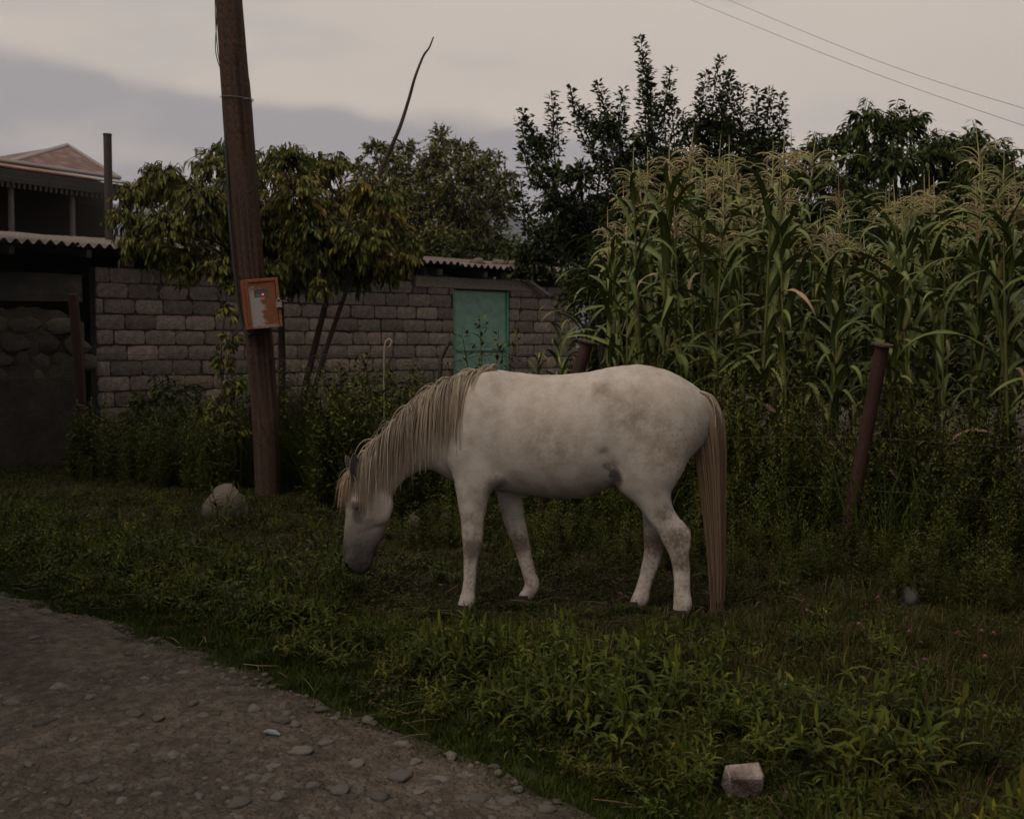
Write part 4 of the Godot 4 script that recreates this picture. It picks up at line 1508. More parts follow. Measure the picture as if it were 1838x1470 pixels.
func build_pole() -> void:
	rng.seed = 401
	var at := Vector3(-2.384, 0.000, -11.605)
	var pole := thing("utility_pole", "leaning weathered wooden utility pole with an orange meter box", "utility pole", at)
	var g := Geo.new()
	var line := PackedVector3Array([Vector3(0, -0.2, 0), Vector3(-2.438, 0.771, -11.750) - at, Vector3(-2.494, 1.593, -11.750) - at, Vector3(-2.573, 2.300, -11.750) - at, Vector3(-2.619, 3.003, -11.750) - at, Vector3(-2.679, 3.861, -11.750) - at, Vector3(-2.742, 4.819, -11.750) - at, Vector3(-2.797, 5.558, -11.750) - at, Vector3(-2.878, 6.656, -11.750) - at])
	rough_tube(g, line, PackedFloat32Array([0.125, 0.130, 0.134, 0.138, 0.142, 0.140, 0.130, 0.124, 0.118]), 36, 20, 0.017, Color(0.060, 0.030, 0.018))
	part(pole, "post", g.mesh(), M.wood)
	# cable clipped to its side, two thin wires and the wire that ties them
	g = Geo.new()
	g.tube(smooth_line([Vector3(-2.785, 5.540, -11.700) - at, Vector3(-2.810, 4.488, -11.700) - at, Vector3(-2.781, 3.847, -11.680) - at, Vector3(-2.758, 3.205, -11.660) - at, Vector3(-2.724, 2.561, -11.640) - at, Vector3(-2.662, 1.969, -11.620) - at, Vector3(-2.607, 1.672, -11.600) - at, Vector3(-2.539, 1.586, -11.580) - at, Vector3(-2.472, 1.634, -11.570) - at], 40), ramp(40, 0.017, 0.017), 8, Color(0.016, 0.016, 0.018))
	part(pole, "cable", g.mesh(), M.dark)
	for k in 2:
		g = Geo.new()
		g.tube(smooth_line([Vector3(-2.860, 5.540, -11.700) - at, Vector3(-2.861, 4.699, -11.700) - at + Vector3(k * 0.012, 0, 0), Vector3(-2.844, 4.329, -11.700) - at - Vector3(k * 0.02, 0, 0), Vector3(-2.799, 4.086, -11.680) - at, Vector3(-2.776, 3.854, -11.660) - at, Vector3(-2.764, 3.525, -11.660) - at + Vector3(k * 0.01, 0, 0), Vector3(-2.755, 3.045, -11.660) - at], 40), ramp(40, 0.005, 0.005), 5, Color(0.03, 0.028, 0.028))
		part(pole, "wire", g.mesh(), M.dark)
	g = Geo.new()
	var ring := PackedVector3Array()
	var c := Vector3(-2.679, 3.872, -11.750) - at
	for k in 20:
		var a := PI + 0.3 + (PI * 2 - 0.5) * k / 19.0
		ring.append(c + Vector3(cos(a) * 0.155, -0.012 * cos(a), -sin(a) * 0.155))
	ring.append(Vector3(-2.500, 3.847, -11.600) - at); ring.append(Vector3(-2.474, 3.831, -11.600) - at)
	g.tube(ring, ramp(ring.size(), 0.004, 0.004), 5, Color(0.14, 0.13, 0.12))
	part(pole, "tie_wire", g.mesh(), M.dark)
	# meter box strapped to the front
	var bx := thing("meter_box", "small orange rusty electricity meter box with a padlock on the pole", "meter box", Vector3(-2.412, 1.885, -11.530), 0.36)
	bx.rotation.z = 0.10
	var wd := 0.335
	var hg := 0.475
	g = Geo.new()
	var rust_c := Color(0.30, 0.095, 0.035)
	var dk := 0.15
	g.box(Transform3D(Basis.IDENTITY, Vector3(0, 0, -dk * 0.5 - 0.012)), Vector3(wd, hg, 0.012), rust_c, 0.003)
	g.box(Transform3D(Basis.IDENTITY, Vector3(-wd * 0.5 + 0.006, 0, 0)), Vector3(0.012, hg, dk), rust_c, 0.003)
	g.box(Transform3D(Basis.IDENTITY, Vector3(wd * 0.5 - 0.006, 0, 0)), Vector3(0.012, hg, dk), rust_c, 0.003)
	g.box(Transform3D(Basis.IDENTITY, Vector3(0, hg * 0.5 - 0.006, 0)), Vector3(wd - 0.026, 0.012, dk), rust_c, 0.003)
	g.box(Transform3D(Basis.IDENTITY, Vector3(0, -hg * 0.5 + 0.006, 0)), Vector3(wd - 0.026, 0.012, dk), Color(0.32, 0.25, 0.2), 0.003)
	part(bx, "case", g.mesh(), M.iron)
	for fr in [[-wd * 0.5 + 0.028, 0.0, 0.032, hg - 0.006, rust_c], [wd * 0.5 - 0.016, 0.0, 0.028, hg - 0.006, Color(0.34, 0.13, 0.06)], [0.006, hg * 0.5 - 0.016, wd - 0.08, 0.028, Color(0.36, 0.11, 0.04)], [0.006, -hg * 0.5 + 0.016, wd - 0.08, 0.028, Color(0.34, 0.28, 0.23)]]:
		g = Geo.new()
		g.box(Transform3D(Basis.IDENTITY, Vector3(fr[0], fr[1], dk * 0.5 + 0.004)), Vector3(fr[2], fr[3], 0.010), fr[4], 0.002)
		part(bx, "rim", g.mesh(), M.iron)
	var lid := Node3D.new()
	lid.name = "door"
	bx.add_child(lid)
	lid.set_meta("label", "small box door, grey paint worn to orange rust")
	g = Geo.new()
	var dw := 0.262
	var dh := 0.415
	var z := dk * 0.5 - 0.002
	# plate round a little window
	var wx0 := -0.072; var wx1 := 0.058; var wy0 := 0.06; var wy1 := 0.135
	var xs: Array[float] = [-dw * 0.5, wx0, wx1, dw * 0.5]
	var ys: Array[float] = [-dh * 0.5, wy0, wy1, dh * 0.5]
	for ix in 3:
		for iy in 3:
			if ix == 1 and iy == 1: continue
			var b0 := g.v.size()
			g.quad(Vector3(xs[ix], ys[iy], z), Vector3(xs[ix], ys[iy + 1], z), Vector3(xs[ix + 1], ys[iy + 1], z), Vector3(xs[ix + 1], ys[iy], z), Color.WHITE)
			for q in range(b0, b0 + 4):
				g.n[q] = Vector3(0, 0, 1)
				g.t[q] = Vector2(g.v[q].x / dw + 0.5, 0.5 - g.v[q].y / dh)
	part(lid, "plate", g.mesh(), box_door_paint())
	g = Geo.new()
	g.box(Transform3D(Basis.IDENTITY, Vector3((wx0 + wx1) * 0.5, (wy0 + wy1) * 0.5, z - 0.03)), Vector3(wx1 - wx0 + 0.03, wy1 - wy0 + 0.03, 0.02), Color(0.045, 0.05, 0.05))
	g.box(Transform3D(Basis.IDENTITY, Vector3(-0.03, 0.078, z - 0.016)), Vector3(0.06, 0.02, 0.01), Color(0.12, 0.13, 0.12))
	part(lid, "meter", g.mesh(), M.dark)
	g = Geo.new()
	g.quad(Vector3(wx0, wy0, z - 0.004), Vector3(wx0, wy1, z - 0.004), Vector3(wx1, wy1, z - 0.004), Vector3(wx1, wy0, z - 0.004), Color(0.5, 0.55, 0.55))
	var glass := plain(Color(0.3, 0.35, 0.35), 0.08)
	glass.transparency = BaseMaterial3D.TRANSPARENCY_ALPHA
	glass.albedo_color.a = 0.12
	part(lid, "window", g.mesh(), glass)
	g = Geo.new()
	ellipsoid(g, Vector3(0.012, 0.086, z - 0.010), Vector3(0.0065, 0.0065, 0.004), Basis.IDENTITY, Color.WHITE, 6, 10)
	var glow := StandardMaterial3D.new()
	glow.albedo_color = Color(0.9, 0.1, 0.1)
	glow.emission_enabled = true
	glow.emission = Color(1.0, 0.12, 0.14)
	glow.emission_energy_multiplier = 5.0
	part(lid, "indicator_light", g.mesh(), glow)
	# hasp and padlock
	var lock := Node3D.new()
	lock.name = "padlock"
	bx.add_child(lock)
	g = Geo.new()
	g.box(Transform3D(Basis.IDENTITY, Vector3(0.150, -0.028, dk * 0.5 + 0.022)), Vector3(0.056, 0.052, 0.022), Color(0.42, 0.36, 0.29), 0.004)
	part(lock, "lock_body", g.mesh(), M.iron)
	g = Geo.new()
	var sh := PackedVector3Array()
	for k in 11:
		var a := PI * k / 10.0
		sh.append(Vector3(0.150 - cos(a) * 0.018, 0.002 + sin(a) * 0.032, dk * 0.5 + 0.022))
	g.tube(sh, ramp(11, 0.0045, 0.0045), 8, Color(0.42, 0.42, 0.43))
	part(lock, "shackle", g.mesh(), M.metal)
	g = Geo.new()
	g.box(Transform3D(Basis.IDENTITY, Vector3(0.140, 0.02, dk * 0.5 + 0.014)), Vector3(0.012, 0.06, 0.012), Color(0.12, 0.08, 0.06), 0.002)
	part(bx, "hasp", g.mesh(), M.iron)
	g = Geo.new()
	g.tube(smooth_line([Vector3(0.165, 0.01, 0.05), Vector3(0.20, 0.008, 0.04), Vector3(0.26, -0.005, -0.02)], 10), ramp(10, 0.003, 0.003), 5, Color(0.3, 0.29, 0.28))
	part(bx, "wire", g.mesh(), M.dark)


func box_door_paint() -> StandardMaterial3D:
	var w := 192
	var h := 300
	var img := Image.create(w, h, false, Image.FORMAT_RGB8)
	var f := FastNoiseLite.new()
	f.seed = 71; f.frequency = 0.02; f.fractal_octaves = 5
	for y in h:
		for x in w:
			var n1 := f.get_noise_2d(x, y)
			var n2 := f.get_noise_2d(x * 5.0, y * 5.0)
			# grey paint survives on the hinge side, rust takes the top and the lock side
			var grey := smoothstep(0.58, 0.42, float(x) / w + 0.22 * n1 + 0.05 * n2) * smoothstep(0.02, 0.24, float(y) / h + 0.15 * n1 - 0.10 * (1.0 - float(x) / w))
			grey = maxf(grey, smoothstep(0.2, 0.05, float(x) / w + 0.2 * n1))
			var rust := Color(0.26, 0.085, 0.030).lerp(Color(0.15, 0.055, 0.025), clampf(0.5 + n2 + n1 * 0.5, 0, 1))
			var paint := Color(0.30, 0.30, 0.315).lerp(Color(0.36, 0.32, 0.28), clampf(0.4 + n1, 0, 1))
			var col := rust.lerp(paint, grey)
			if f.get_noise_2d(x * 9.0 + 300.0, y * 9.0) > 0.42: col = col.lerp(Color(0.07, 0.035, 0.02), 0.6)
			img.set_pixel(x, y, col.linear_to_srgb())
	var m := StandardMaterial3D.new()
	m.albedo_texture = ImageTexture.create_from_image(img)
	m.roughness = 0.7
	m.cull_mode = BaseMaterial3D.CULL_DISABLED
	return m


func smooth_line(list: Array, m: int) -> PackedVector3Array:
	var src := PackedVector3Array(list)
	var out := PackedVector3Array()
	for k in m: out.append(pick(src, float(k) / (m - 1)))
	return out


func ramp(m: int, a: float, b: float) -> PackedFloat32Array:
	var out := PackedFloat32Array()
	for k in m: out.append(lerpf(a, b, float(k) / maxf(1.0, m - 1)))
	return out


func fence_post(called: String, label: String, foot: Vector3, top: Vector3, r: float, cap: bool) -> void:
	var t := thing(called, label, "fence post", foot, 0.0, "rusty posts of the wire fence")
	var g := Geo.new()
	var pts := smooth_line([Vector3(0, -0.05, 0), (top - foot) * 0.5 + Vector3(0.008, 0, 0), top - foot], 14)
	g.tube(pts, ramp(14, r, r), 16, Color(0.050, 0.019, 0.016), Color(0.066, 0.024, 0.019))
	for q in g.v.size():
		var tone := 1.0 + 0.5 * noise.get_noise_3dv(g.v[q] * 12.0)
		g.c[q] = Color(g.c[q].r * tone, g.c[q].g * tone, g.c[q].b * tone)
	part(t, "tube", g.mesh(), M.iron)
	if cap:
		g = Geo.new()
		var d := (top - foot).normalized()
		g.tube(PackedVector3Array([top - foot - d * 0.002, top - foot + d * 0.012]), PackedFloat32Array([r * 1.55, r * 1.45]), 18, Color(0.10, 0.065, 0.052))
		part(t, "cap", g.mesh(), M.iron)


func build_fence() -> void:
	rng.seed = 420
	var p_r := Vector3(2.306, 0.000, -8.296)
	var t_r := Vector3(2.497, 1.489, -8.050)
	var p_m := Vector3(0.171, 0.000, -9.604)
	var t_m := Vector3(0.594, 1.513, -9.450)
	var p_l := Vector3(-5.214, 0.000, -14.514)
	var t_l := Vector3(-5.243, 2.090, -14.300)
	fence_post("fence_post", "leaning rusty fence post with a flat cap before the maize, right of the horse", p_r, t_r, 0.048, true)
	fence_post("fence_post", "rusty capped fence post rising behind the horse's back", p_m, t_m, 0.05, true)
	fence_post("fence_post", "tall dark rusty post against the rubble wall by the low wall", p_l, t_l, 0.058, false)
	var lean := thing("fence_rod", "thin bent rod holding up the wire net beside the green door", "fence post", Vector3(-0.829, 0.000, -11.118), 0.0, "rusty posts of the wire fence")
	var g := Geo.new()
	g.tube(smooth_line([Vector3(0, -0.05, 0), Vector3(-0.667, 1.203, -11.000) - Vector3(-0.829, 0.000, -11.118), Vector3(-0.656, 1.357, -11.000) - Vector3(-0.829, 0.000, -11.118), Vector3(-0.569, 1.526, -11.000) - Vector3(-0.829, 0.000, -11.118)], 12), ramp(12, 0.022, 0.018), 8, Color(0.05, 0.038, 0.033))
	part(lean, "rod", g.mesh(), M.iron)
	# diamond net between the middle and the far left post
	var net := thing("wire_net", "sagging rusty chain-link net strung between the fence posts behind the horse", "wire fence", Vector3.ZERO)
	g = Geo.new()
	var a := p_m + Vector3(0.1, 0, -0.05)
	var mid := Vector3(-1.524, 0.000, -11.647)
	var b := p_l + Vector3(0.15, 0, 0.1)
	var pathl := PackedVector3Array([a, a.lerp(mid, 0.5) + Vector3(0, 0, 0.05), mid, mid.lerp(b, 0.5) + Vector3(0, 0, -0.08), b])
	var total := a.distance_to(mid) + mid.distance_to(b)
	var cellw := 0.075
	var cols := int(total / cellw)
	var rows := 18
	var wire := Color(0.06, 0.05, 0.045)
	for k in cols:
		var pts := PackedVector3Array()
		for r in rows + 1:
			var s := (k + (0.5 if r % 2 == 0 else -0.5)) / float(cols)
			var p := pick(pathl, clampf(s, 0.0, 1.0))
			var hgt := 1.36 + 0.025 * sin(s * 17.0) - 0.02 * sin(s * 31.0)
			pts.append(Vector3(p.x + 0.03 * sin(r * 0.9 + s * 30.0), hgt * r / rows, p.z + 0.04 * sin(r * 0.5 + s * 22.0)))
		g.tube(pts, ramp(rows + 1, 0.0016, 0.0016), 3, wire, wire, false)
	var o := part(net, "mesh", g.mesh(), M.dark)
	o.name = "net"
	g = Geo.new()
	var tp := PackedVector3Array()
	for k in 60:
		var s := k / 59.0
		var p := pick(pathl, s)
		tp.append(Vector3(p.x, 1.37 + 0.025 * sin(s * 17.0) - 0.02 * sin(s * 31.0), p.z))
	g.tube(tp, ramp(60, 0.004, 0.004), 4, wire)
	part(net, "top_wire", g.mesh(), M.dark)
	# single strands from post to post towards the right
	for k in 3:
		var st := thing("fence_wire", ["upper strand of thin wire between the posts before the maize", "middle strand of thin wire between the posts before the maize", "lower strand of thin wire between the posts before the maize"][k], "wire", Vector3.ZERO, 0.0, "wires of the fence")
		var hh: float = [1.22, 0.86, 0.5][k]
		g = Geo.new()
		var m2: Vector3 = p_m.lerp(t_m, hh / 1.5)
		var r2: Vector3 = p_r.lerp(t_r, hh / 1.5)
		var far := r2 + Vector3(2.6, 0.05, 1.6)
		g.tube(smooth_line([m2, m2.lerp(r2, 0.5) + Vector3(0, -0.05, 0), r2, r2.lerp(far, 0.5) + Vector3(0, -0.05, 0), far], 40), ramp(40, 0.0014, 0.0014), 4, Color(0.07, 0.055, 0.05))
		part(st, "strand", g.mesh(), M.dark)
	# a dry hooked stalk standing by the net
	var dry := thing("dry_stalk", "pale dry hooked stalk standing in the weeds before the block wall", "stalk", Vector3(-1.195, 0.000, -11.118))
	g = Geo.new()
	g.tube(smooth_line([Vector3.ZERO, Vector3(-1.202, 1.067, -11.200) - Vector3(-1.195, 0.000, -11.118), Vector3(-1.200, 1.380, -11.200) - Vector3(-1.195, 0.000, -11.118), Vector3(-1.189, 1.505, -11.200) - Vector3(-1.195, 0.000, -11.118), Vector3(-1.152, 1.542, -11.200) - Vector3(-1.195, 0.000, -11.118), Vector3(-1.127, 1.516, -11.200) - Vector3(-1.195, 0.000, -11.118), Vector3(-1.148, 1.474, -11.200) - Vector3(-1.195, 0.000, -11.118)], 24), ramp(24, 0.007, 0.009), 6, Color(0.30, 0.26, 0.20))
	part(dry, "stem", g.mesh(), M.dark)
	# overhead lines
	for k in 2:
		var ln := thing("power_line", ["upper of two thin power lines crossing the sky", "lower of two thin power lines crossing the sky"][k], "power line", Vector3.ZERO, 0.0, "power lines")
		g = Geo.new()
		var l0: Vector3 = [Vector3(4.780, 13.788, -40.000), Vector3(3.681, 13.698, -40.000)][k]
		var l1: Vector3 = [Vector3(9.723, 9.285, -33.000), Vector3(9.424, 9.031, -33.000)][k]
		var l2: Vector3 = [Vector3(12.209, 6.520, -27.000), Vector3(12.219, 6.114, -27.000)][k]
		g.tube(smooth_line([l0, l1, l2], 30), ramp(30, 0.0065, 0.0065), 5, Color(0.16, 0.15, 0.15))
		part(ln, "wire", g.mesh(), M.dark)


func rock(called: String, label: String, category: String, at: Vector3, size: Vector3, seed_n: int, col: Color, turn: float, group := "") -> Node3D:
	var t := thing(called, label, category, at, turn, group)
	var o := part(t, "rock", stone_mesh(seed_n, col, true), M.stone)
	o.scale = size
	o.position.y = size.y * 0.35
	return t


func build_stones() -> void:
	rng.seed = 440
	rock("boulder", "large grey boulder in the grass near the foot of the pole", "boulder", Vector3(-2.481, 0.000, -10.223), Vector3(0.20, 0.21, 0.17), 12, Color(0.17, 0.15, 0.13), 0.5)
	rock("stone", "pale rounded stone in the dark grass right of the leaning post", "stone", Vector3(2.291, 0.000, -6.855), Vector3(0.085, 0.07, 0.07), 15, Color(0.14, 0.137, 0.132), 0.2, "stones in the grass")
	rock("stone", "flat stone lying behind the horse's near foreleg", "stone", Vector3(-0.271, 0.000, -8.612), Vector3(0.13, 0.05, 0.09), 17, Color(0.16, 0.14, 0.12), 0.9, "stones in the grass")
	rock("stone", "small stone in the grass below the horse's throat", "stone", Vector3(-0.811, 0.000, -9.812), Vector3(0.07, 0.06, 0.06), 19, Color(0.13, 0.12, 0.105), 1.9, "stones in the grass")
	rock("stone", "small jagged stone in front of the horse's chest", "stone", Vector3(-0.529, 0.000, -9.966), Vector3(0.08, 0.07, 0.06), 23, Color(0.14, 0.125, 0.11), 0.1, "stones in the grass")
	rock("stone", "pale stone in the dark grass before the block wall", "stone", Vector3(-5.408, 0.000, -16.460), Vector3(0.10, 0.09, 0.09), 29, Color(0.24, 0.22, 0.20), 0.1, "stones in the grass")
	# a broken white block half sunk in the weeds at the front
	var br := thing("broken_block", "broken white painted brick half buried in grass at the front", "brick", Vector3(0.769, 0.000, -3.895) + Vector3(0, 0.03, 0), 0.12)
	var g := Geo.new()
	g.box(Transform3D(Basis(Vector3(1, 0, 0), 0.35), Vector3(0, 0.02, 0)), Vector3(0.118, 0.085, 0.075), Color(0.40, 0.36, 0.34), 0.006)
	for q in g.v.size():
		var nn := noise.get_noise_3dv(g.v[q] * 30.0)
		g.v[q] += Vector3(nn, noise.get_noise_3dv(g.v[q] * 30.0 + Vector3(5, 5, 5)), 0) * 0.006
		g.c[q] = g.c[q].lerp(Color(0.10, 0.06, 0.055), smoothstep(0.0, 0.4, noise.get_noise_3dv(g.v[q] * 22.0 + Vector3(2, 9, 1))))
	part(br, "brick", g.mesh(), M.stone)
	var scrap := thing("plastic_scrap", "pale blue plastic scrap lying on the stony road", "litter", Vector3(-0.916, 0.000, -4.461) + Vector3(0, 0.018, 0), -0.5)
	g = Geo.new()
	var tr := PackedVector3Array([Vector3(-0.035, 0.006, 0), Vector3(-0.01, 0.012, 0.004), Vector3(0.02, 0.010, 0), Vector3(0.04, 0.004, -0.004)])
	g.tube(tr, PackedFloat32Array([0.003, 0.010, 0.011, 0.004]), 6, Color(0.17, 0.22, 0.235))
	part(scrap, "strip", g.mesh(), M.dark)
	# cobbles one can pick out on the road
	var spots := [[-1.233, -4.696, 0.030], [-0.481, -4.429, 0.032], [-0.768, -4.271, 0.045], [-0.407, -4.348, 0.038], [-0.381, -4.027, 0.045], [-0.245, -3.995, 0.034], [-0.309, -3.885, 0.022], [-2.420, -5.647, 0.030], [-1.957, -5.079, 0.050], [-2.583, -6.528, 0.050], [-1.516, -4.711, 0.040], [-1.295, -4.559, 0.030], [-0.880, -3.781, 0.050], [-0.572, -3.895, 0.040], [-0.570, -4.640, 0.030], [-0.107, -3.813, 0.040], [-0.013, -3.799, 0.042], [-0.219, -4.230, 0.030], [-1.048, -4.768, 0.040], [-0.908, -4.627, 0.035], [-0.902, -4.711, 0.030], [-0.779, -4.783, 0.030], [-1.171, -4.857, 0.025], [-1.321, -4.857, 0.025], [-1.744, -5.054, 0.030], [-1.628, -5.223, 0.030], [-1.990, -5.403, 0.030], [-2.421, -5.969, 0.035], [-2.655, -6.330, 0.030], [-1.838, -5.647, 0.030], [-1.223, -4.230, 0.035], [-1.392, -4.288, 0.040], [-1.207, -4.037, 0.030], [-1.068, -4.173, 0.030], [-1.078, -4.379, 0.025], [-0.839, -4.118, 0.030], [-0.672, -3.935, 0.030], [-0.765, -3.837, 0.030], [-0.549, -4.145, 0.035], [-0.436, -3.837, 0.035], [-0.345, -4.173, 0.025], [-0.152, -4.037, 0.030], [0.108, -3.735, 0.035], [0.020, -3.910, 0.020], [-2.252, -6.205, 0.030], [-1.998, -5.969, 0.030], [-1.480, -5.312, 0.030], [-1.213, -5.137, 0.028], [-1.361, -5.054, 0.030], [-1.547, -4.506, 0.030], [-1.823, -4.640, 0.030], [-1.761, -4.318, 0.030], [-1.457, -3.985, 0.035], [-2.068, -4.857, 0.040], [-1.070, -3.885, 0.030], [-1.328, -3.910, 0.030]]
	var kinds: Array[ArrayMesh] = []
	for k in 14:
		var tone := rf(0.065, 0.16)
		kinds.append(stone_mesh(700 + k, Color(tone * 1.05, tone * 0.98, tone * 0.90), true))
	var all_spots: Array = []
	for s in spots: all_spots.append(s)
	for k in 190:
		var z := rf(-7.4, -3.3)
		var x := road_x(z) - 0.05 - rng.randf() * 2.6
		all_spots.append([x, z, 0.012 + 0.02 * pow(rng.randf(), 1.5)])
	for s in all_spots:
		var st := thing("road_stone", "grey cobble half bedded in the stony road surface", "stone", Vector3(s[0], 0.012, s[1]), rf(0, TAU), "cobbles in the road")
		var o := part(st, "rock", kinds[rng.randi() % kinds.size()], M.stone)
		o.scale = Vector3(s[2] * rf(0.9, 1.3), s[2] * rf(0.30, 0.55), s[2] * rf(0.65, 1.0))
		o.position.y = 0.12 * s[2]
	# loose gravel
	var small: Array[ArrayMesh] = []
	for k in 5: small.append(stone_mesh(800 + k, Color(1, 1, 1)))
	for v in 5:
		var xf: Array[Transform3D] = []
		var cs := PackedColorArray()
		for k in 4200:
			var z := rf(-9.0, -2.9)
			var near := rng.randf() < 0.45
			var x := road_x(z) - (2.2 * rng.randf() - 0.04 if near else rf(0.0, 4.5)) + 0.03
			var r := 0.0045 + 0.015 * pow(rng.randf(), 2.4)
			if noise.get_noise_2d(x * 1.1, z * 1.1) < -0.15 and rng.randf() < 0.6: continue
			var b := Basis(Vector3.UP, rf(0, TAU)) * Basis.from_scale(Vector3(r * rf(0.9, 1.4), r * rf(0.45, 0.8), r))
			xf.append(Transform3D(b, Vector3(x, 0.010 + 0.008 * noise.get_noise_2d(x * 6.0, z * 6.0) + 0.010 * noise.get_noise_2d(x * 1.6, z * 1.6), z)))
			var tone := rf(0.045, 0.15)
			cs.append(Color(tone * 1.06, tone * 0.97, tone * 0.88))
		var o := scatter("gravel", small[v], M.stone, xf, cs)
		tag(o, "loose grey gravel strewn over the road", "gravel", "", "stuff")



# ---------------------------------------------------------------- trees
func build_tree(called: String, label: String, base: Vector3, fork: Vector3, stems: Array, clumps: Array, shoots: Array, st: Dictionary, group := "") -> Node3D:
	rng.seed = int(st.seed)
	var tree := thing(called, label, "tree", base, 0.0, group)
	var wood := Geo.new()
	var leaves := Geo.new()
	var bark: Color = st.bark
	var fk := fork - base
	for s in stems:
		var foot: Vector3 = s[0] - base
		var top: Vector3 = s[1] - base
		var mid := foot.lerp(top, 0.5) + Vector3(rf(-0.06, 0.06), 0, rf(-0.06, 0.06))
		var pts := smooth_line([foot - Vector3(0, 0.1, 0), mid, top], 12)
		wood.tube(pts, ramp(12, s[2], s[2] * 0.6), 10, bark)
	for ci in clumps.size():
		var c: Vector3 = clumps[ci][0] - base
		var r: float = clumps[ci][1]
		var pal: Array = st.pal
		if st.has("pal2") and ci in st.second: pal = st.pal2
		var from := fk
		if stems.size() > 1:
			# the nearest stem carries the limb
			var best := 1e9
			for s in stems:
				var tp: Vector3 = s[1] - base
				if tp.distance_to(c) < best:
					best = tp.distance_to(c); from = tp
		var lp := smooth_line([from, from.lerp(c, 0.45) + Vector3(rf(-0.1, 0.1), from.distance_to(c) * 0.10, rf(-0.1, 0.1)), c], 9)
		wood.tube(lp, ramp(9, float(st.limb), float(st.limb) * 0.3), 6, bark)
		var nt := int(float(st.twigs) * pow(r / 0.35, 2.0)) + 5
		for k in nt:
			var d := rdir()
			d.y = d.y * 0.85 + 0.12
			d = d.normalized()
			var p0 := c + d * r * rf(0.05, 0.35)
			var reach := r * (rf(0.75, 1.18) if rng.randf() < 0.7 else rf(0.4, 0.8))
			var p2 := c + d * reach * Vector3(1.1, 0.95, 1.1)
			p2.y -= float(st.sag) * rf(0.3, 1.2)
			var p1 := p0.lerp(p2, 0.5) + Vector3(0, float(st.sag) * 0.7 + r * 0.08, 0) + rdir() * 0.04
			wood.tube(PackedVector3Array([p0, p1, p2]), PackedFloat32Array([0.007, 0.005, 0.0025]), 3, bark, bark, false)
			var nl := int(st.per) + rng.randi_range(-2, 2)
			var base_c: Color = pal[rng.randi() % pal.size()]
			for q in nl:
				var t := 0.22 + 0.78 * (q + rng.randf()) / nl
				var p := p0.lerp(p1, t).lerp(p1.lerp(p2, t), t)
				var tw := (p1 - p0).lerp(p2 - p1, t).normalized()
				var ld := (tw * 0.7 + rdir() * float(st.spread) + Vector3(0, -float(st.hang), 0)).normalized()
				put_leaf(leaves, p, ld, st, base_c)
	for s in shoots:
		var b: Vector3 = s[0] - base
		var e: Vector3 = s[1] - base
		var bend := rdir() * 0.06
		var pts := smooth_line([b, b.lerp(e, 0.5) + bend, e], 10)
		wood.tube(pts, ramp(10, 0.012, 0.003), 4, bark, bark, false)
		var m := int(b.distance_to(e) * float(st.shoot_density))
		var base_c: Color = st.pal[rng.randi() % st.pal.size()]
		for q in m:
			var t := 0.1 + 0.9 * (q + rng.randf()) / m
			var p := pick(pts, t)
			var side := rdir()
			side.y = absf(side.y) * 0.4
			# short spurs carry little rosettes of leaves
			var reach := rf(0.01, float(st.get("spur", 0.10))) * (1.15 - 0.75 * t)
			var ld := (side + Vector3(0, 0.35 - float(st.hang), 0) + rdir() * 0.4).normalized()
			put_leaf(leaves, p + side * reach, ld, st, base_c)
	part(tree, "trunk", wood.mesh(), M.bark)
	var cr := part(tree, "crown", leaves.mesh(), M.leaf)
	cr.set_meta("kind", "stuff")
	return tree


func put_leaf(g: Geo, p: Vector3, ld: Vector3, st: Dictionary, base_c: Color) -> void:
	var ln := float(st.leaf) * rf(0.65, 1.2)
	var col := tint(base_c, 0.3)
	var flat := (Vector3.UP + rdir() * 0.9).normalized()
	if st.get("simple", false): g.small_leaf(p, ld, flat, ln, ln * float(st.wide), col)
	else: g.leaf(p, ld, flat, ln, ln * float(st.wide), rf(0.1, 0.8), col)


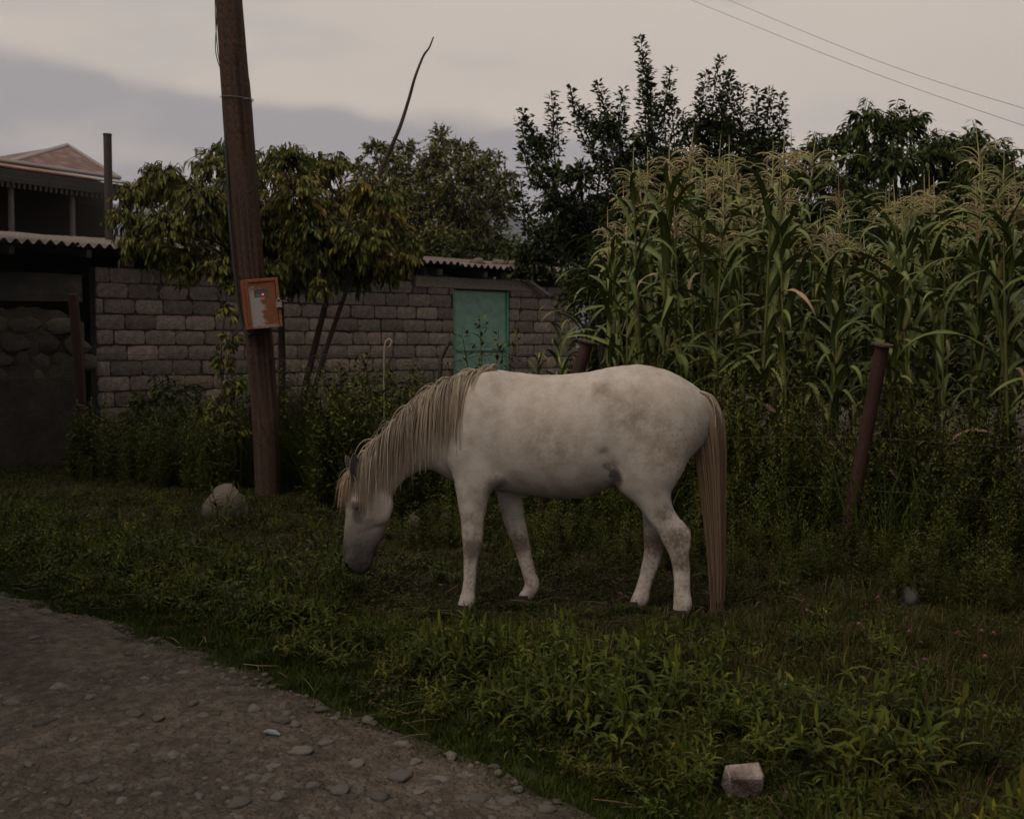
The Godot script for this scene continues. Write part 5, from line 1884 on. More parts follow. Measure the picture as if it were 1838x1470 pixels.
func build_trees() -> void:
	var dark_pal := [Color(0.037, 0.056, 0.013), Color(0.044, 0.063, 0.017), Color(0.029, 0.049, 0.012), Color(0.055, 0.070, 0.017)]
	var warm_pal := [Color(0.185, 0.160, 0.035), Color(0.150, 0.150, 0.032), Color(0.20, 0.135, 0.035), Color(0.110, 0.130, 0.028)]
	var olive_pal := [Color(0.105, 0.120, 0.030), Color(0.125, 0.132, 0.034), Color(0.080, 0.104, 0.028), Color(0.145, 0.140, 0.036)]
	# low spreading tree with drooping leaves between pole and shed
	build_tree("drooping_tree", "low spreading tree with drooping olive leaves behind the pole", Vector3(-2.508, 0.000, -12.924), Vector3(-2.391, 2.080, -12.900),
		[[Vector3(-2.581, 0.000, -13.084), Vector3(-2.508, 2.378, -12.900), 0.05], [Vector3(-2.456, 0.000, -12.872), Vector3(-1.987, 1.957, -12.800), 0.05], [Vector3(-2.369, 0.000, -12.667), Vector3(-1.644, 2.365, -12.700), 0.035], [Vector3(-2.652, 0.000, -13.192), Vector3(-2.875, 2.216, -13.200), 0.04]],
		[[Vector3(-4.180, 3.122, -13.405), 0.263], [Vector3(-4.114, 2.808, -12.747), 0.214], [Vector3(-3.669, 3.230, -12.620), 0.259], [Vector3(-3.668, 3.191, -13.465), 0.314], [Vector3(-3.541, 2.682, -12.347), 0.299], [Vector3(-4.046, 2.668, -13.149), 0.209], [Vector3(-3.228, 3.413, -13.085), 0.269], [Vector3(-3.173, 2.970, -12.378), 0.318], [Vector3(-3.305, 2.729, -13.484), 0.365], [Vector3(-3.345, 2.384, -12.561), 0.211], [Vector3(-2.391, 3.403, -12.815), 0.275], [Vector3(-2.186, 3.393, -13.364), 0.274], [Vector3(-2.213, 3.017, -12.301), 0.333], [Vector3(-1.963, 3.447, -13.318), 0.199], [Vector3(-2.619, 2.793, -12.883), 0.373], [Vector3(-2.080, 2.698, -12.507), 0.362], [Vector3(-1.899, 2.978, -13.496), 0.315], [Vector3(-1.516, 3.059, -12.415), 0.232], [Vector3(-1.380, 2.896, -13.019), 0.255], [Vector3(-1.310, 2.674, -13.210), 0.246], [Vector3(-1.537, 2.567, -12.324), 0.299], [Vector3(-1.926, 2.477, -13.438), 0.288], [Vector3(-2.230, 2.364, -12.683), 0.272], [Vector3(-1.141, 2.393, -12.682), 0.166], [Vector3(-2.985, 2.508, -13.439), 0.301], [Vector3(-2.511, 2.254, -12.324), 0.207], [Vector3(-3.060, 2.278, -13.210), 0.209], [Vector3(-1.444, 2.387, -13.019), 0.206], [Vector3(-3.966, 2.517, -12.414), 0.139], [Vector3(-3.264, 3.689, -13.496), 0.126], [Vector3(-2.828, 3.157, -12.507), 0.292], [Vector3(-2.857, 2.852, -12.882), 0.330], [Vector3(-2.824, 3.447, -13.318), 0.248], [Vector3(-2.565, 2.167, -12.301), 0.195], [Vector3(-2.352, 2.225, -13.364), 0.224], [Vector3(-1.898, 2.243, -12.815), 0.215], [Vector3(-3.434, 2.239, -12.561), 0.164], [Vector3(-3.934, 2.512, -13.485), 0.214], [Vector3(-1.311, 3.026, -12.378), 0.196], [Vector3(-1.116, 2.572, -13.085), 0.159], [Vector3(-1.611, 2.335, -13.150), 0.209], [Vector3(-3.003, 2.284, -12.347), 0.207], [Vector3(-2.616, 2.603, -13.465), 0.377], [Vector3(-2.043, 2.476, -12.621), 0.330], [Vector3(-1.767, 2.544, -12.747), 0.297], [Vector3(-2.484, 2.165, -13.405), 0.163], [Vector3(-1.938, 2.099, -12.309), 0.149], [Vector3(-1.349, 2.281, -13.266), 0.148], [Vector3(-1.678, 2.173, -12.952), 0.145]], [],
		{"seed": 11, "twigs": 135, "per": 11, "leaf": 0.082, "wide": 0.30, "sag": 0.06, "hang": 0.9, "spread": 0.55, "limb": 0.02, "bark": Color(0.055, 0.042, 0.032), "pal": olive_pal, "pal2": warm_pal, "second": [12, 16, 17, 18, 19, 23, 27]})
	# suckers at its foot, left of the pole
	build_tree("young_tree", "leafy young suckers growing beside the pole under the drooping tree", Vector3(-2.879, 0.000, -12.183), Vector3(-2.877, 0.457, -12.200),
		[[Vector3(-2.879, 0.000, -12.183), Vector3(-2.887, 1.028, -12.200), 0.015]],
		[[Vector3(-2.916, 2.053, -12.284), 0.092], [Vector3(-2.910, 1.822, -12.175), 0.114], [Vector3(-2.869, 1.540, -12.153), 0.125], [Vector3(-2.974, 1.311, -12.294), 0.138], [Vector3(-2.847, 1.088, -12.108), 0.136], [Vector3(-2.996, 0.855, -12.242), 0.160], [Vector3(-2.854, 0.626, -12.231), 0.171]], [],
		{"seed": 12, "twigs": 80, "per": 7, "leaf": 0.085, "wide": 0.34, "sag": 0.03, "hang": 0.5, "spread": 0.7, "limb": 0.008, "bark": Color(0.055, 0.042, 0.032), "pal": olive_pal})
	# dark upright tree with small leaves, many straight shoots
	var shoots := []
	for s in [[Vector3(0.500, 3.898, -16.400), Vector3(0.144, 4.676, -16.400)], [Vector3(0.613, 4.048, -16.400), Vector3(0.521, 4.885, -16.400)], [Vector3(1.158, 3.927, -16.600), Vector3(0.787, 5.002, -16.600)], [Vector3(1.353, 4.165, -16.200), Vector3(1.141, 4.976, -16.200)], [Vector3(1.503, 4.017, -16.200), Vector3(1.484, 4.903, -16.200)], [Vector3(1.850, 4.330, -16.300), Vector3(1.729, 5.618, -16.300)], [Vector3(1.911, 4.214, -16.500), Vector3(1.813, 5.265, -16.500)], [Vector3(2.167, 4.095, -16.700), Vector3(2.204, 5.296, -16.700)], [Vector3(2.491, 4.033, -16.300), Vector3(2.617, 5.146, -16.300)], [Vector3(2.792, 4.107, -16.300), Vector3(2.810, 5.338, -16.300)], [Vector3(2.831, 4.149, -16.100), Vector3(2.910, 5.101, -16.100)], [Vector3(3.054, 4.139, -16.500), Vector3(3.121, 5.041, -16.500)], [Vector3(3.361, 3.913, -16.500), Vector3(3.327, 4.966, -16.500)], [Vector3(3.552, 3.913, -16.500), Vector3(3.517, 4.981, -16.500)], [Vector3(3.704, 3.913, -16.500), Vector3(3.669, 4.906, -16.500)], [Vector3(0.313, 3.686, -16.500), Vector3(0.084, 4.553, -16.500)], [Vector3(2.369, 4.064, -16.500), Vector3(2.327, 4.666, -16.500)], [Vector3(1.926, 4.351, -16.000), Vector3(2.033, 4.788, -16.000)], [Vector3(0.267, 2.885, -16.000), Vector3(0.118, 3.620, -16.000)], [Vector3(1.060, 4.405, -16.300), Vector3(0.954, 4.702, -16.300)]]:
		for k in 3: shoots.append([s[0] + rdir() * 0.10, s[0].lerp(s[1], [1.0, 0.82, 0.62][k]) + Vector3(rf(-0.05, 0.05), 0, rf(-0.1, 0.1)) * (0.2 if k == 0 else 1.0)])
	build_tree("plum_tree", "tall dark tree with upright leafy shoots behind the maize", Vector3(1.612, 0.000, -16.400), Vector3(1.568, 2.541, -16.400),
		[[Vector3(1.459, 0.000, -16.400), Vector3(1.072, 2.995, -16.400), 0.06], [Vector3(1.650, 0.000, -16.400), Vector3(1.906, 3.146, -16.400), 0.07], [Vector3(1.764, 0.000, -16.400), Vector3(2.742, 3.146, -16.400), 0.06]],
		[[Vector3(0.362, 4.270, -17.073), 0.207], [Vector3(0.494, 3.720, -16.196), 0.272], [Vector3(0.601, 3.329, -16.027), 0.299], [Vector3(0.525, 2.984, -17.153), 0.368], [Vector3(0.876, 3.647, -15.663), 0.292], [Vector3(1.015, 3.256, -16.732), 0.429], [Vector3(0.934, 2.749, -16.647), 0.427], [Vector3(1.202, 4.227, -15.703), 0.249], [Vector3(1.476, 4.012, -17.179), 0.369], [Vector3(1.410, 3.320, -15.948), 0.431], [Vector3(1.442, 2.834, -16.286), 0.456], [Vector3(1.893, 4.300, -17.019), 0.302], [Vector3(1.774, 3.567, -15.601), 0.407], [Vector3(2.050, 3.202, -16.958), 0.490], [Vector3(1.907, 2.615, -16.377), 0.458], [Vector3(2.171, 3.821, -15.876), 0.370], [Vector3(2.514, 3.541, -17.195), 0.465], [Vector3(2.344, 2.791, -15.753), 0.456], [Vector3(2.681, 4.375, -16.559), 0.324], [Vector3(2.843, 3.958, -16.813), 0.423], [Vector3(2.829, 3.284, -15.632), 0.437], [Vector3(3.167, 4.394, -17.118), 0.351], [Vector3(3.171, 3.782, -16.110), 0.376], [Vector3(3.391, 4.077, -16.109), 0.255], [Vector3(3.688, 3.768, -17.118), 0.351], [Vector3(3.482, 3.069, -15.633), 0.365], [Vector3(3.126, 2.800, -16.813), 0.471], [Vector3(0.315, 2.628, -16.559), 0.340], [Vector3(1.178, 2.354, -15.753), 0.441]], shoots,
		{"seed": 13, "twigs": 92, "per": 10, "leaf": 0.080, "wide": 0.46, "sag": 0.0, "hang": 0.1, "spread": 0.9, "limb": 0.022, "bark": Color(0.035, 0.028, 0.022), "pal": [Color(0.038, 0.055, 0.015), Color(0.048, 0.064, 0.017), Color(0.031, 0.046, 0.013)], "shoot_density": 135.0, "spur": 0.17})
	# drooping-leaved tree further right
	shoots = []
	for s in [[Vector3(4.442, 3.693, -15.000), Vector3(4.366, 4.528, -15.000)], [Vector3(4.717, 3.831, -15.000), Vector3(4.857, 4.514, -15.000)], [Vector3(4.994, 3.831, -15.000), Vector3(4.955, 4.446, -15.000)], [Vector3(4.164, 3.762, -15.000), Vector3(4.169, 4.275, -15.000)], [Vector3(3.819, 3.625, -15.000), Vector3(3.757, 4.132, -15.000)], [Vector3(3.958, 3.625, -15.000), Vector3(4.075, 4.104, -15.000)], [Vector3(5.204, 3.693, -15.000), Vector3(5.181, 4.173, -15.000)], [Vector3(5.613, 3.664, -14.800), Vector3(5.636, 4.191, -14.800)], [Vector3(5.957, 3.596, -14.800), Vector3(6.014, 4.070, -14.800)], [Vector3(4.645, 3.968, -15.000), Vector3(4.603, 4.412, -15.000)], [Vector3(3.673, 3.611, -15.400), Vector3(3.646, 4.019, -15.400)]]:
		for k in 2: shoots.append([s[0] + rdir() * 0.08, s[0].lerp(s[1], [1.0, 0.8][k]) + rdir() * 0.06])
	build_tree("peach_tree", "dark tree with long curling leaves behind the maize, nearest the power lines", Vector3(4.757, 0.000, -15.000), Vector3(4.741, 2.452, -15.000),
		[[Vector3(4.687, 0.000, -15.000), Vector3(4.455, 2.867, -15.000), 0.06], [Vector3(4.827, 0.000, -15.000), Vector3(5.359, 2.867, -15.000), 0.06]],
		[[Vector3(3.965, 3.993, -15.589), 0.262], [Vector3(3.638, 3.532, -14.822), 0.277], [Vector3(3.874, 3.444, -14.674), 0.315], [Vector3(4.378, 4.148, -15.659), 0.263], [Vector3(4.209, 4.156, -14.355), 0.201], [Vector3(4.527, 3.806, -15.291), 0.357], [Vector3(4.778, 4.246, -15.216), 0.255], [Vector3(4.593, 3.670, -14.391), 0.362], [Vector3(5.177, 4.330, -15.682), 0.234], [Vector3(5.131, 3.836, -14.605), 0.300], [Vector3(5.310, 3.542, -14.900), 0.347], [Vector3(5.925, 4.043, -15.542), 0.261], [Vector3(5.493, 3.460, -14.301), 0.334], [Vector3(6.265, 3.871, -15.488), 0.260], [Vector3(6.104, 3.382, -14.980), 0.349], [Vector3(4.178, 3.226, -14.542), 0.380], [Vector3(5.092, 3.291, -15.695), 0.439], [Vector3(5.218, 3.081, -14.434), 0.390], [Vector3(3.862, 3.089, -15.139), 0.353], [Vector3(6.127, 2.971, -15.362), 0.401], [Vector3(4.257, 2.740, -14.328), 0.401], [Vector3(5.369, 2.780, -15.628), 0.437], [Vector3(6.209, 3.521, -14.746), 0.275], [Vector3(6.288, 3.048, -14.746), 0.344]], shoots,
		{"seed": 14, "twigs": 84, "per": 9, "leaf": 0.120, "wide": 0.26, "sag": 0.04, "hang": 0.75, "spread": 0.7, "limb": 0.02, "bark": Color(0.035, 0.028, 0.022), "pal": [Color(0.038, 0.057, 0.015), Color(0.048, 0.069, 0.017), Color(0.057, 0.078, 0.018)], "shoot_density": 80.0, "spur": 0.10})
	# airy small-leaved trees behind the shed
	var far_pal := [Color(0.118, 0.122, 0.042), Color(0.098, 0.106, 0.036), Color(0.140, 0.138, 0.052)]
	var far := {"seed": 15, "twigs": 40, "per": 10, "leaf": 0.12, "wide": 0.42, "sag": 0.02, "hang": 0.2, "spread": 0.9, "limb": 0.03, "bark": Color(0.04, 0.033, 0.028), "pal": far_pal, "simple": true}
	build_tree("willow", "airy small leaved tree behind the shed, under the bare rod", Vector3(-2.754, 0.000, -27.000), Vector3(-2.744, 3.214, -27.000),
		[[Vector3(-2.754, 0.000, -27.000), Vector3(-2.741, 3.837, -27.000), 0.10]],
		[[Vector3(-3.546, 5.532, -28.010), 0.340], [Vector3(-3.007, 5.769, -26.695), 0.324], [Vector3(-2.675, 5.427, -26.440), 0.419], [Vector3(-2.454, 6.063, -28.130), 0.315], [Vector3(-2.742, 4.812, -25.895), 0.507], [Vector3(-3.422, 4.891, -27.499), 0.436], [Vector3(-2.328, 5.252, -27.371), 0.511], [Vector3(-2.391, 4.343, -25.955), 0.605], [Vector3(-3.248, 4.327, -28.169), 0.578], [Vector3(-3.404, 3.778, -26.323), 0.540], [Vector3(-2.164, 3.822, -26.829), 0.576], [Vector3(-3.866, 4.559, -27.929), 0.443]], [], far, "trees behind the shed")
	far = far.duplicate(); far.seed = 16
	build_tree("willow", "rounded grey green tree behind the shed, left of the dark tall tree", Vector3(-1.119, 0.000, -27.000), Vector3(-1.115, 3.214, -27.000),
		[[Vector3(-1.119, 0.000, -27.000), Vector3(-1.239, 3.961, -27.000), 0.12]],
		[[Vector3(-1.667, 6.236, -28.010), 0.366], [Vector3(-1.467, 5.586, -26.695), 0.473], [Vector3(-1.820, 5.366, -26.440), 0.419], [Vector3(-1.091, 5.999, -28.130), 0.341], [Vector3(-0.826, 5.168, -25.895), 0.483], [Vector3(-0.495, 5.647, -27.499), 0.308], [Vector3(-0.177, 5.189, -27.371), 0.357], [Vector3(-1.188, 4.820, -25.955), 0.581], [Vector3(-0.639, 4.844, -28.169), 0.604], [Vector3(-1.693, 4.504, -26.323), 0.614], [Vector3(-1.106, 4.192, -26.829), 0.676], [Vector3(-0.246, 4.624, -27.929), 0.417], [Vector3(-1.543, 3.733, -25.802), 0.602], [Vector3(-0.503, 3.973, -27.836), 0.571], [Vector3(-1.983, 4.949, -26.966), 0.428], [Vector3(0.012, 4.733, -26.214), 0.196]], [], far, "trees behind the shed")
	far = far.duplicate(); far.seed = 17; far.pal = [Color(0.037, 0.051, 0.013), Color(0.049, 0.063, 0.015)]
	build_tree("bush", "low green bush behind the wavy shed roof above the green door", Vector3(-0.797, 0.000, -24.800), Vector3(-0.795, 2.616, -24.800),
		[[Vector3(-0.797, 0.000, -24.800), Vector3(-0.795, 2.845, -24.800), 0.05]],
		[[Vector3(-1.626, 3.392, -25.221), 0.400], [Vector3(-1.018, 3.408, -24.673), 0.414], [Vector3(-0.444, 3.343, -24.567), 0.390], [Vector3(0.070, 3.396, -25.271), 0.377], [Vector3(0.463, 3.270, -24.339), 0.341], [Vector3(0.766, 3.261, -25.008), 0.303], [Vector3(-1.378, 2.969, -24.954), 0.466], [Vector3(-0.667, 2.934, -24.365), 0.455], [Vector3(0.012, 2.989, -25.287), 0.472], [Vector3(0.637, 2.887, -24.518), 0.412], [Vector3(-1.996, 3.184, -24.729), 0.346]], [], far, "trees behind the shed")
	far = far.duplicate(); far.seed = 18; far.twigs = 80
	build_tree("bush", "dark hedge bush filling the gap behind the maize", Vector3(3.283, 0.000, -18.500), Vector3(3.281, 1.646, -18.500),
		[[Vector3(3.283, 0.000, -18.500), Vector3(3.278, 1.990, -18.500), 0.05]],
		[[Vector3(1.245, 2.355, -19.005), 0.532], [Vector3(1.799, 2.156, -18.347), 0.565], [Vector3(2.464, 2.235, -18.220), 0.561], [Vector3(3.287, 2.270, -19.065), 0.587], [Vector3(3.760, 2.308, -17.947), 0.586], [Vector3(4.624, 2.430, -18.749), 0.612], [Vector3(5.301, 2.514, -18.685), 0.610], [Vector3(5.768, 2.475, -17.978), 0.587], [Vector3(6.832, 2.535, -19.084), 0.623], [Vector3(7.174, 2.569, -18.161), 0.593], [Vector3(7.956, 2.669, -18.415), 0.601], [Vector3(1.598, 1.562, -18.964), 0.619], [Vector3(2.342, 1.558, -17.901), 0.584], [Vector3(3.356, 1.562, -18.918), 0.618], [Vector3(4.140, 1.560, -18.483), 0.603], [Vector3(4.897, 1.643, -18.107), 0.591], [Vector3(6.054, 1.651, -19.096), 0.623], [Vector3(6.549, 1.642, -18.015), 0.588], [Vector3(7.636, 1.647, -18.619), 0.608], [Vector3(4.543, 3.041, -18.810), 0.439], [Vector3(7.978, 3.299, -17.924), 0.502], [Vector3(1.430, 0.853, -19.038), 0.622], [Vector3(2.226, 0.878, -18.283), 0.597], [Vector3(3.079, 0.878, -18.282), 0.597], [Vector3(4.095, 0.853, -19.039), 0.622], [Vector3(4.692, 0.890, -17.924), 0.585], [Vector3(5.801, 0.860, -18.810), 0.614], [Vector3(6.611, 0.867, -18.619), 0.608], [Vector3(7.237, 0.887, -18.014), 0.588], [Vector3(8.471, 0.940, -19.096), 0.623]], [], far, "trees behind the shed")
	# bare dead rod rising out of the drooping tree
	var rod := thing("bare_branch", "long bare crooked branch sticking up out of the tree", "branch", Vector3(-1.726, 2.608, -12.800))
	var g := Geo.new()
	g.tube(smooth_line([Vector3.ZERO, Vector3(-1.546, 3.032, -12.900) - Vector3(-1.726, 2.608, -12.800), Vector3(-1.375, 3.460, -13.000) - Vector3(-1.726, 2.608, -12.800), Vector3(-1.217, 3.805, -13.000) - Vector3(-1.726, 2.608, -12.800), Vector3(-1.122, 4.133, -13.100) - Vector3(-1.726, 2.608, -12.800), Vector3(-1.049, 4.383, -13.100) - Vector3(-1.726, 2.608, -12.800), Vector3(-0.965, 4.632, -13.200) - Vector3(-1.726, 2.608, -12.800), Vector3(-0.904, 4.716, -13.200) - Vector3(-1.726, 2.608, -12.800), Vector3(-0.855, 4.835, -13.200) - Vector3(-1.726, 2.608, -12.800)], 40), ramp(40, 0.028, 0.007), 8, Color(0.06, 0.045, 0.035))
	part(rod, "stick", g.mesh(), M.bark)


# ---------------------------------------------------------------- maize
func corn_leaf_mesh(seed_n: int, ln: float, wd: float, rise: float, fall: float, col: Color) -> ArrayMesh:
	# a strap leaf that rises along +x, arches over and hangs, ruffled at its edges
	var r := RandomNumberGenerator.new()
	r.seed = seed_n
	var g := Geo.new()
	var m := 12
	var p := Vector3.ZERO
	var ang := rise
	var ph := r.randf() * TAU
	var twist := r.randf_range(-0.5, 0.5)
	for k in m + 1:
		var t := float(k) / m
		var d := Vector3(cos(ang), sin(ang), 0.25 * sin(t * 2.0 + ph) * t).normalized()
		var half := wd * 0.5 * (minf(1.0, 0.45 + t * 3.0)) * (1.0 - pow(t, 2.6)) + 0.001
		var roll := twist * t * 1.4
		var sd := Vector3(0, sin(roll), cos(roll))
		var up := sd.cross(d).normalized()
		var ruf := 0.18 * half * sin(t * 21.0 + ph)
		var c := col
		g.vert(p - sd * half + up * (half * 0.30 + ruf), (up + sd * 0.35).normalized(), c)
		g.vert(p, up, Color(c.r * 1.9 + 0.02, c.g * 1.7 + 0.02, c.b * 1.8 + 0.012))
		g.vert(p + sd * half + up * (half * 0.30 - ruf), (up - sd * 0.35).normalized(), c)
		if k > 0:
			var q := (k - 1) * 3
			g.tri3(q, q + 3, q + 4); g.tri3(q, q + 4, q + 1); g.tri3(q + 1, q + 4, q + 5); g.tri3(q + 1, q + 5, q + 2)
		ang -= fall * (0.25 + 1.6 * t) / m
		p += d * ln / m
	return g.mesh()


func tassel_mesh(seed_n: int, col: Color) -> ArrayMesh:
	var r := RandomNumberGenerator.new()
	r.seed = seed_n
	var g := Geo.new()
	g.tube(PackedVector3Array([Vector3.ZERO, Vector3(0.01, 0.16, 0), Vector3(0.02, 0.34, 0.01)]), PackedFloat32Array([0.005, 0.005, 0.002]), 4, col)
	for k in 15:
		var a := r.randf() * TAU
		var y := r.randf_range(0.0, 0.14)
		var out := Vector3(cos(a), 0, sin(a))
		var ln := r.randf_range(0.16, 0.27)
		var ang := r.randf_range(0.75, 1.25)
		var pts := PackedVector3Array()
		var p := Vector3(0.0, y, 0)
		for q in 7:
			pts.append(p)
			p += (out * cos(ang) + Vector3.UP * sin(ang)) * ln / 6.0
			ang -= r.randf_range(0.18, 0.46)
		var tone := r.randf_range(0.7, 1.2)
		var c := Color(col.r * tone, col.g * tone, col.b * tone)
		g.tube(pts, PackedFloat32Array([0.002, 0.0036, 0.004, 0.004, 0.0036, 0.003, 0.0015]), 3, c)
		# hanging florets
		for q in 9:
			var fp := pick(pts, 0.15 + 0.8 * q / 9.0)
			g.small_leaf(fp, Vector3(r.randf_range(-0.5, 0.5), -1, r.randf_range(-0.5, 0.5)).normalized(), out, 0.014, 0.006, c)
	return g.mesh()


func build_corn() -> void:
	rng.seed = 520
	var greens := [Color(0.059, 0.090, 0.021), Color(0.076, 0.107, 0.026), Color(0.049, 0.078, 0.018), Color(0.098, 0.119, 0.028)]
	var leaf_meshes: Array[ArrayMesh] = []
	for k in 16:
		leaf_meshes.append(corn_leaf_mesh(50 + k, rf(0.66, 0.95), rf(0.044, 0.070), rf(0.75, 1.30), rf(1.6, 3.8), greens[k % 4]))
	var dry: Array[ArrayMesh] = []
	for k in 4: dry.append(corn_leaf_mesh(80 + k, rf(0.5, 0.7), 0.05, rf(0.2, 0.6), rf(2.4, 3.4), [Color(0.20, 0.16, 0.09), Color(0.16, 0.12, 0.07), Color(0.12, 0.11, 0.04), Color(0.24, 0.19, 0.12)][k]))
	var tassels: Array[ArrayMesh] = []
	for k in 6: tassels.append(tassel_mesh(90 + k, [Color(0.42, 0.37, 0.19), Color(0.38, 0.36, 0.17), Color(0.45, 0.36, 0.21), Color(0.38, 0.27, 0.17), Color(0.45, 0.42, 0.24), Color(0.34, 0.33, 0.16)][k]))
	var protos: Array[Node3D] = []
	for v in 9:
		var plant := thing("maize_plant", "x", "maize", Vector3.ZERO, 0.0, "maize plants behind the fence")
		var hgt := 2.45
		var g := Geo.new()
		var lean := Vector3(rf(-0.08, 0.08), 0, rf(-0.08, 0.08))
		var line := PackedVector3Array([Vector3.ZERO, lean * 0.3 + Vector3(0, hgt * 0.4, 0), lean + Vector3(0, hgt * 0.8, 0), lean * 1.6 + Vector3(0, hgt, 0)])
		g.tube(smooth_line(line, 12), ramp(12, 0.015, 0.005), 7, Color(0.091, 0.103, 0.028), Color(0.122, 0.127, 0.042))
		part(plant, "stalk", g.mesh(), M.corn)
		var nl := 15
		var plane := rf(0, TAU)
		for k in nl:
			var t := 0.16 + 0.80 * k / nl + rf(-0.015, 0.015)
			var m: ArrayMesh = leaf_meshes[rng.randi() % 16]
			if k < 3 or rng.randf() < 0.10: m = dry[rng.randi() % 4]
			var lf := part(plant, "leaf", m, M.corn)
			lf.position = pick(line, t)
			lf.rotation.y = plane + PI * (k % 2) + rf(-0.55, 0.55)
			lf.rotation.z = rf(-0.25, 0.2)
			lf.rotation.x = rf(-0.3, 0.3)
			lf.scale = Vector3.ONE * (1.0 - 0.40 * maxf(0.0, t - 0.62) / 0.38) * rf(0.85, 1.1)
		var ts := part(plant, "tassel", tassels[v % 6], M.leaf)
		ts.position = line[3]
		ts.rotation.y = rf(0, TAU)
		if v % 3 != 2:
			var cob := Geo.new()
			cob.tube(PackedVector3Array([Vector3.ZERO, Vector3(0.02, 0.06, 0), Vector3(0.045, 0.15, 0), Vector3(0.06, 0.22, 0)]), PackedFloat32Array([0.014, 0.026, 0.024, 0.008]), 8, Color(0.134, 0.151, 0.042), Color(0.16, 0.14, 0.06))
			for q in 14: cob.blade(Vector3(0.06, 0.215, 0), Vector3(rf(-0.3, 0.8), 1, rf(-0.6, 0.6)).normalized(), 0.07, 0.004, Vector3(rf(0, 1), -1, rf(-0.5, 0.5)), Color(0.24, 0.10, 0.055))
			var cb := part(plant, "cob", cob.mesh(), M.leaf)
			cb.position = pick(line, rf(0.45, 0.55))
			cb.rotation.y = rf(0, TAU)
		protos.append(plant)
	var start := Vector3(0.62, 0, -10.55)
	var d := Vector3(0.86, 0, 0.50).normalized()
	var away := Vector3(0.50, 0, -0.86).normalized()
	var prof := [[0.0, 2.35], [0.4, 2.75], [0.9, 3.0], [1.7, 3.0], [2.1, 2.75], [2.5, 2.6], [3.1, 2.6], [3.5, 2.85], [3.9, 3.1], [5.0, 3.2], [8.0, 3.1]]
	var used := 0
	for row in 7:
		var s := -2.2 + rf(0.0, 0.2)
		while s < 6.8:
			s += rf(0.20, 0.33)
			var p := start + d * s + away * (row * 0.55 + rf(-0.10, 0.10))
			var slope := p.x / -p.z
			if slope < 0.068 + rf(0.0, 0.02) or slope > 0.60: continue
			if row > 3 and rng.randf() < 0.3: continue
			var front := clampf(slope * 10.6 - 0.62, 0.0, 8.0)
			var h := 2.4
			for k in prof.size() - 1:
				if front >= prof[k][0] and front <= prof[k + 1][0]:
					h = lerpf(prof[k][1], prof[k + 1][1], (front - prof[k][0]) / (prof[k + 1][0] - prof[k][0]))
			h *= rf(0.80, 1.08) * (-p.z / 10.6 * 0.5 + 0.5)
			var lab := "tall green maize plant standing in the front row of the field"
			if row > 0: lab = "tall green maize plant crowded inside the field behind the front row"
			var o: Node3D
			if used < protos.size():
				o = protos[used]
				o.position = p
				o.rotation.y = rf(0, TAU)
				o.scale = Vector3.ONE * h / 2.6
			else:
				o = copy_of(protos[rng.randi() % protos.size()], "maize_plant", p, rf(0, TAU), h / 2.6)
			o.rotation.x = rf(-0.08, 0.08)
			o.rotation.z = rf(-0.09, 0.09)
			o.set_meta("label", lab)
			used += 1
	# three short ones before the shed
	for k in 5:
		var o := copy_of(protos[(k * 2 + 2) % 9], "maize_plant", [Vector3(0.270, 0.000, -12.600), Vector3(0.517, 0.000, -12.200), Vector3(0.654, 0.000, -11.600), Vector3(0.066, 0.000, -12.900), Vector3(0.558, 0.000, -11.300)][k], k * 1.3, [0.55, 0.74, 0.8, 0.42, 0.6][k])
		o.set_meta("label", "short young maize plant in front of the block shed, outside the tall maize")
		o.set_meta("group", "young maize by the shed")
		for c in o.get_children():
			if c.name.begins_with("tassel") or c.name.begins_with("cob"):
				o.remove_child(c); c.free()


# ---------------------------------------------------------------- weeds and grass
func lance_weed(seed_n: int, stems: int, hgt: float, leaf: float, cols: Array) -> ArrayMesh:
	# a low clump of stems with pointed leaves
	rng.seed = seed_n
	var g := Geo.new()
	for s in stems:
		var a := rf(0, TAU)
		var out := Vector3(cos(a), 0, sin(a))
		var h := hgt * rf(0.55, 1.0)
		var spread := h * rf(0.15, 0.75)
		var b := out * rf(0.0, 0.03)
		var line := PackedVector3Array([b, b + out * spread * 0.35 + Vector3(0, h * 0.55, 0), b + out * spread + Vector3(0, h, 0)])
		g.tube(line, PackedFloat32Array([0.003, 0.0024, 0.0015]), 3, Color(0.085, 0.05, 0.03), Color(0.061, 0.084, 0.018), false)
		var n := rng.randi_range(6, 10)
		var base_c: Color = cols[rng.randi() % cols.size()]
		for k in n:
			var t := 0.25 + 0.75 * (k + 0.5 * rng.randf()) / n
			var la := a + k * 2.4 + rf(-0.4, 0.4)
			var ld := Vector3(cos(la), rf(0.15, 0.75), sin(la)).normalized()
			var ln := leaf * rf(0.6, 1.15) * (1.0 if t < 0.85 else 0.75)
			g.leaf(pick(line, t), ld, Vector3.UP, ln, ln * rf(0.15, 0.25), rf(0.35, 1.3), tint(base_c, 0.28))
		g.leaf(line[2], (Vector3(rf(-0.3, 0.3), 1, rf(-0.3, 0.3))).normalized(), out, leaf * 0.7, leaf * 0.16, 0.1, tint(base_c, 0.2))
	return g.mesh()


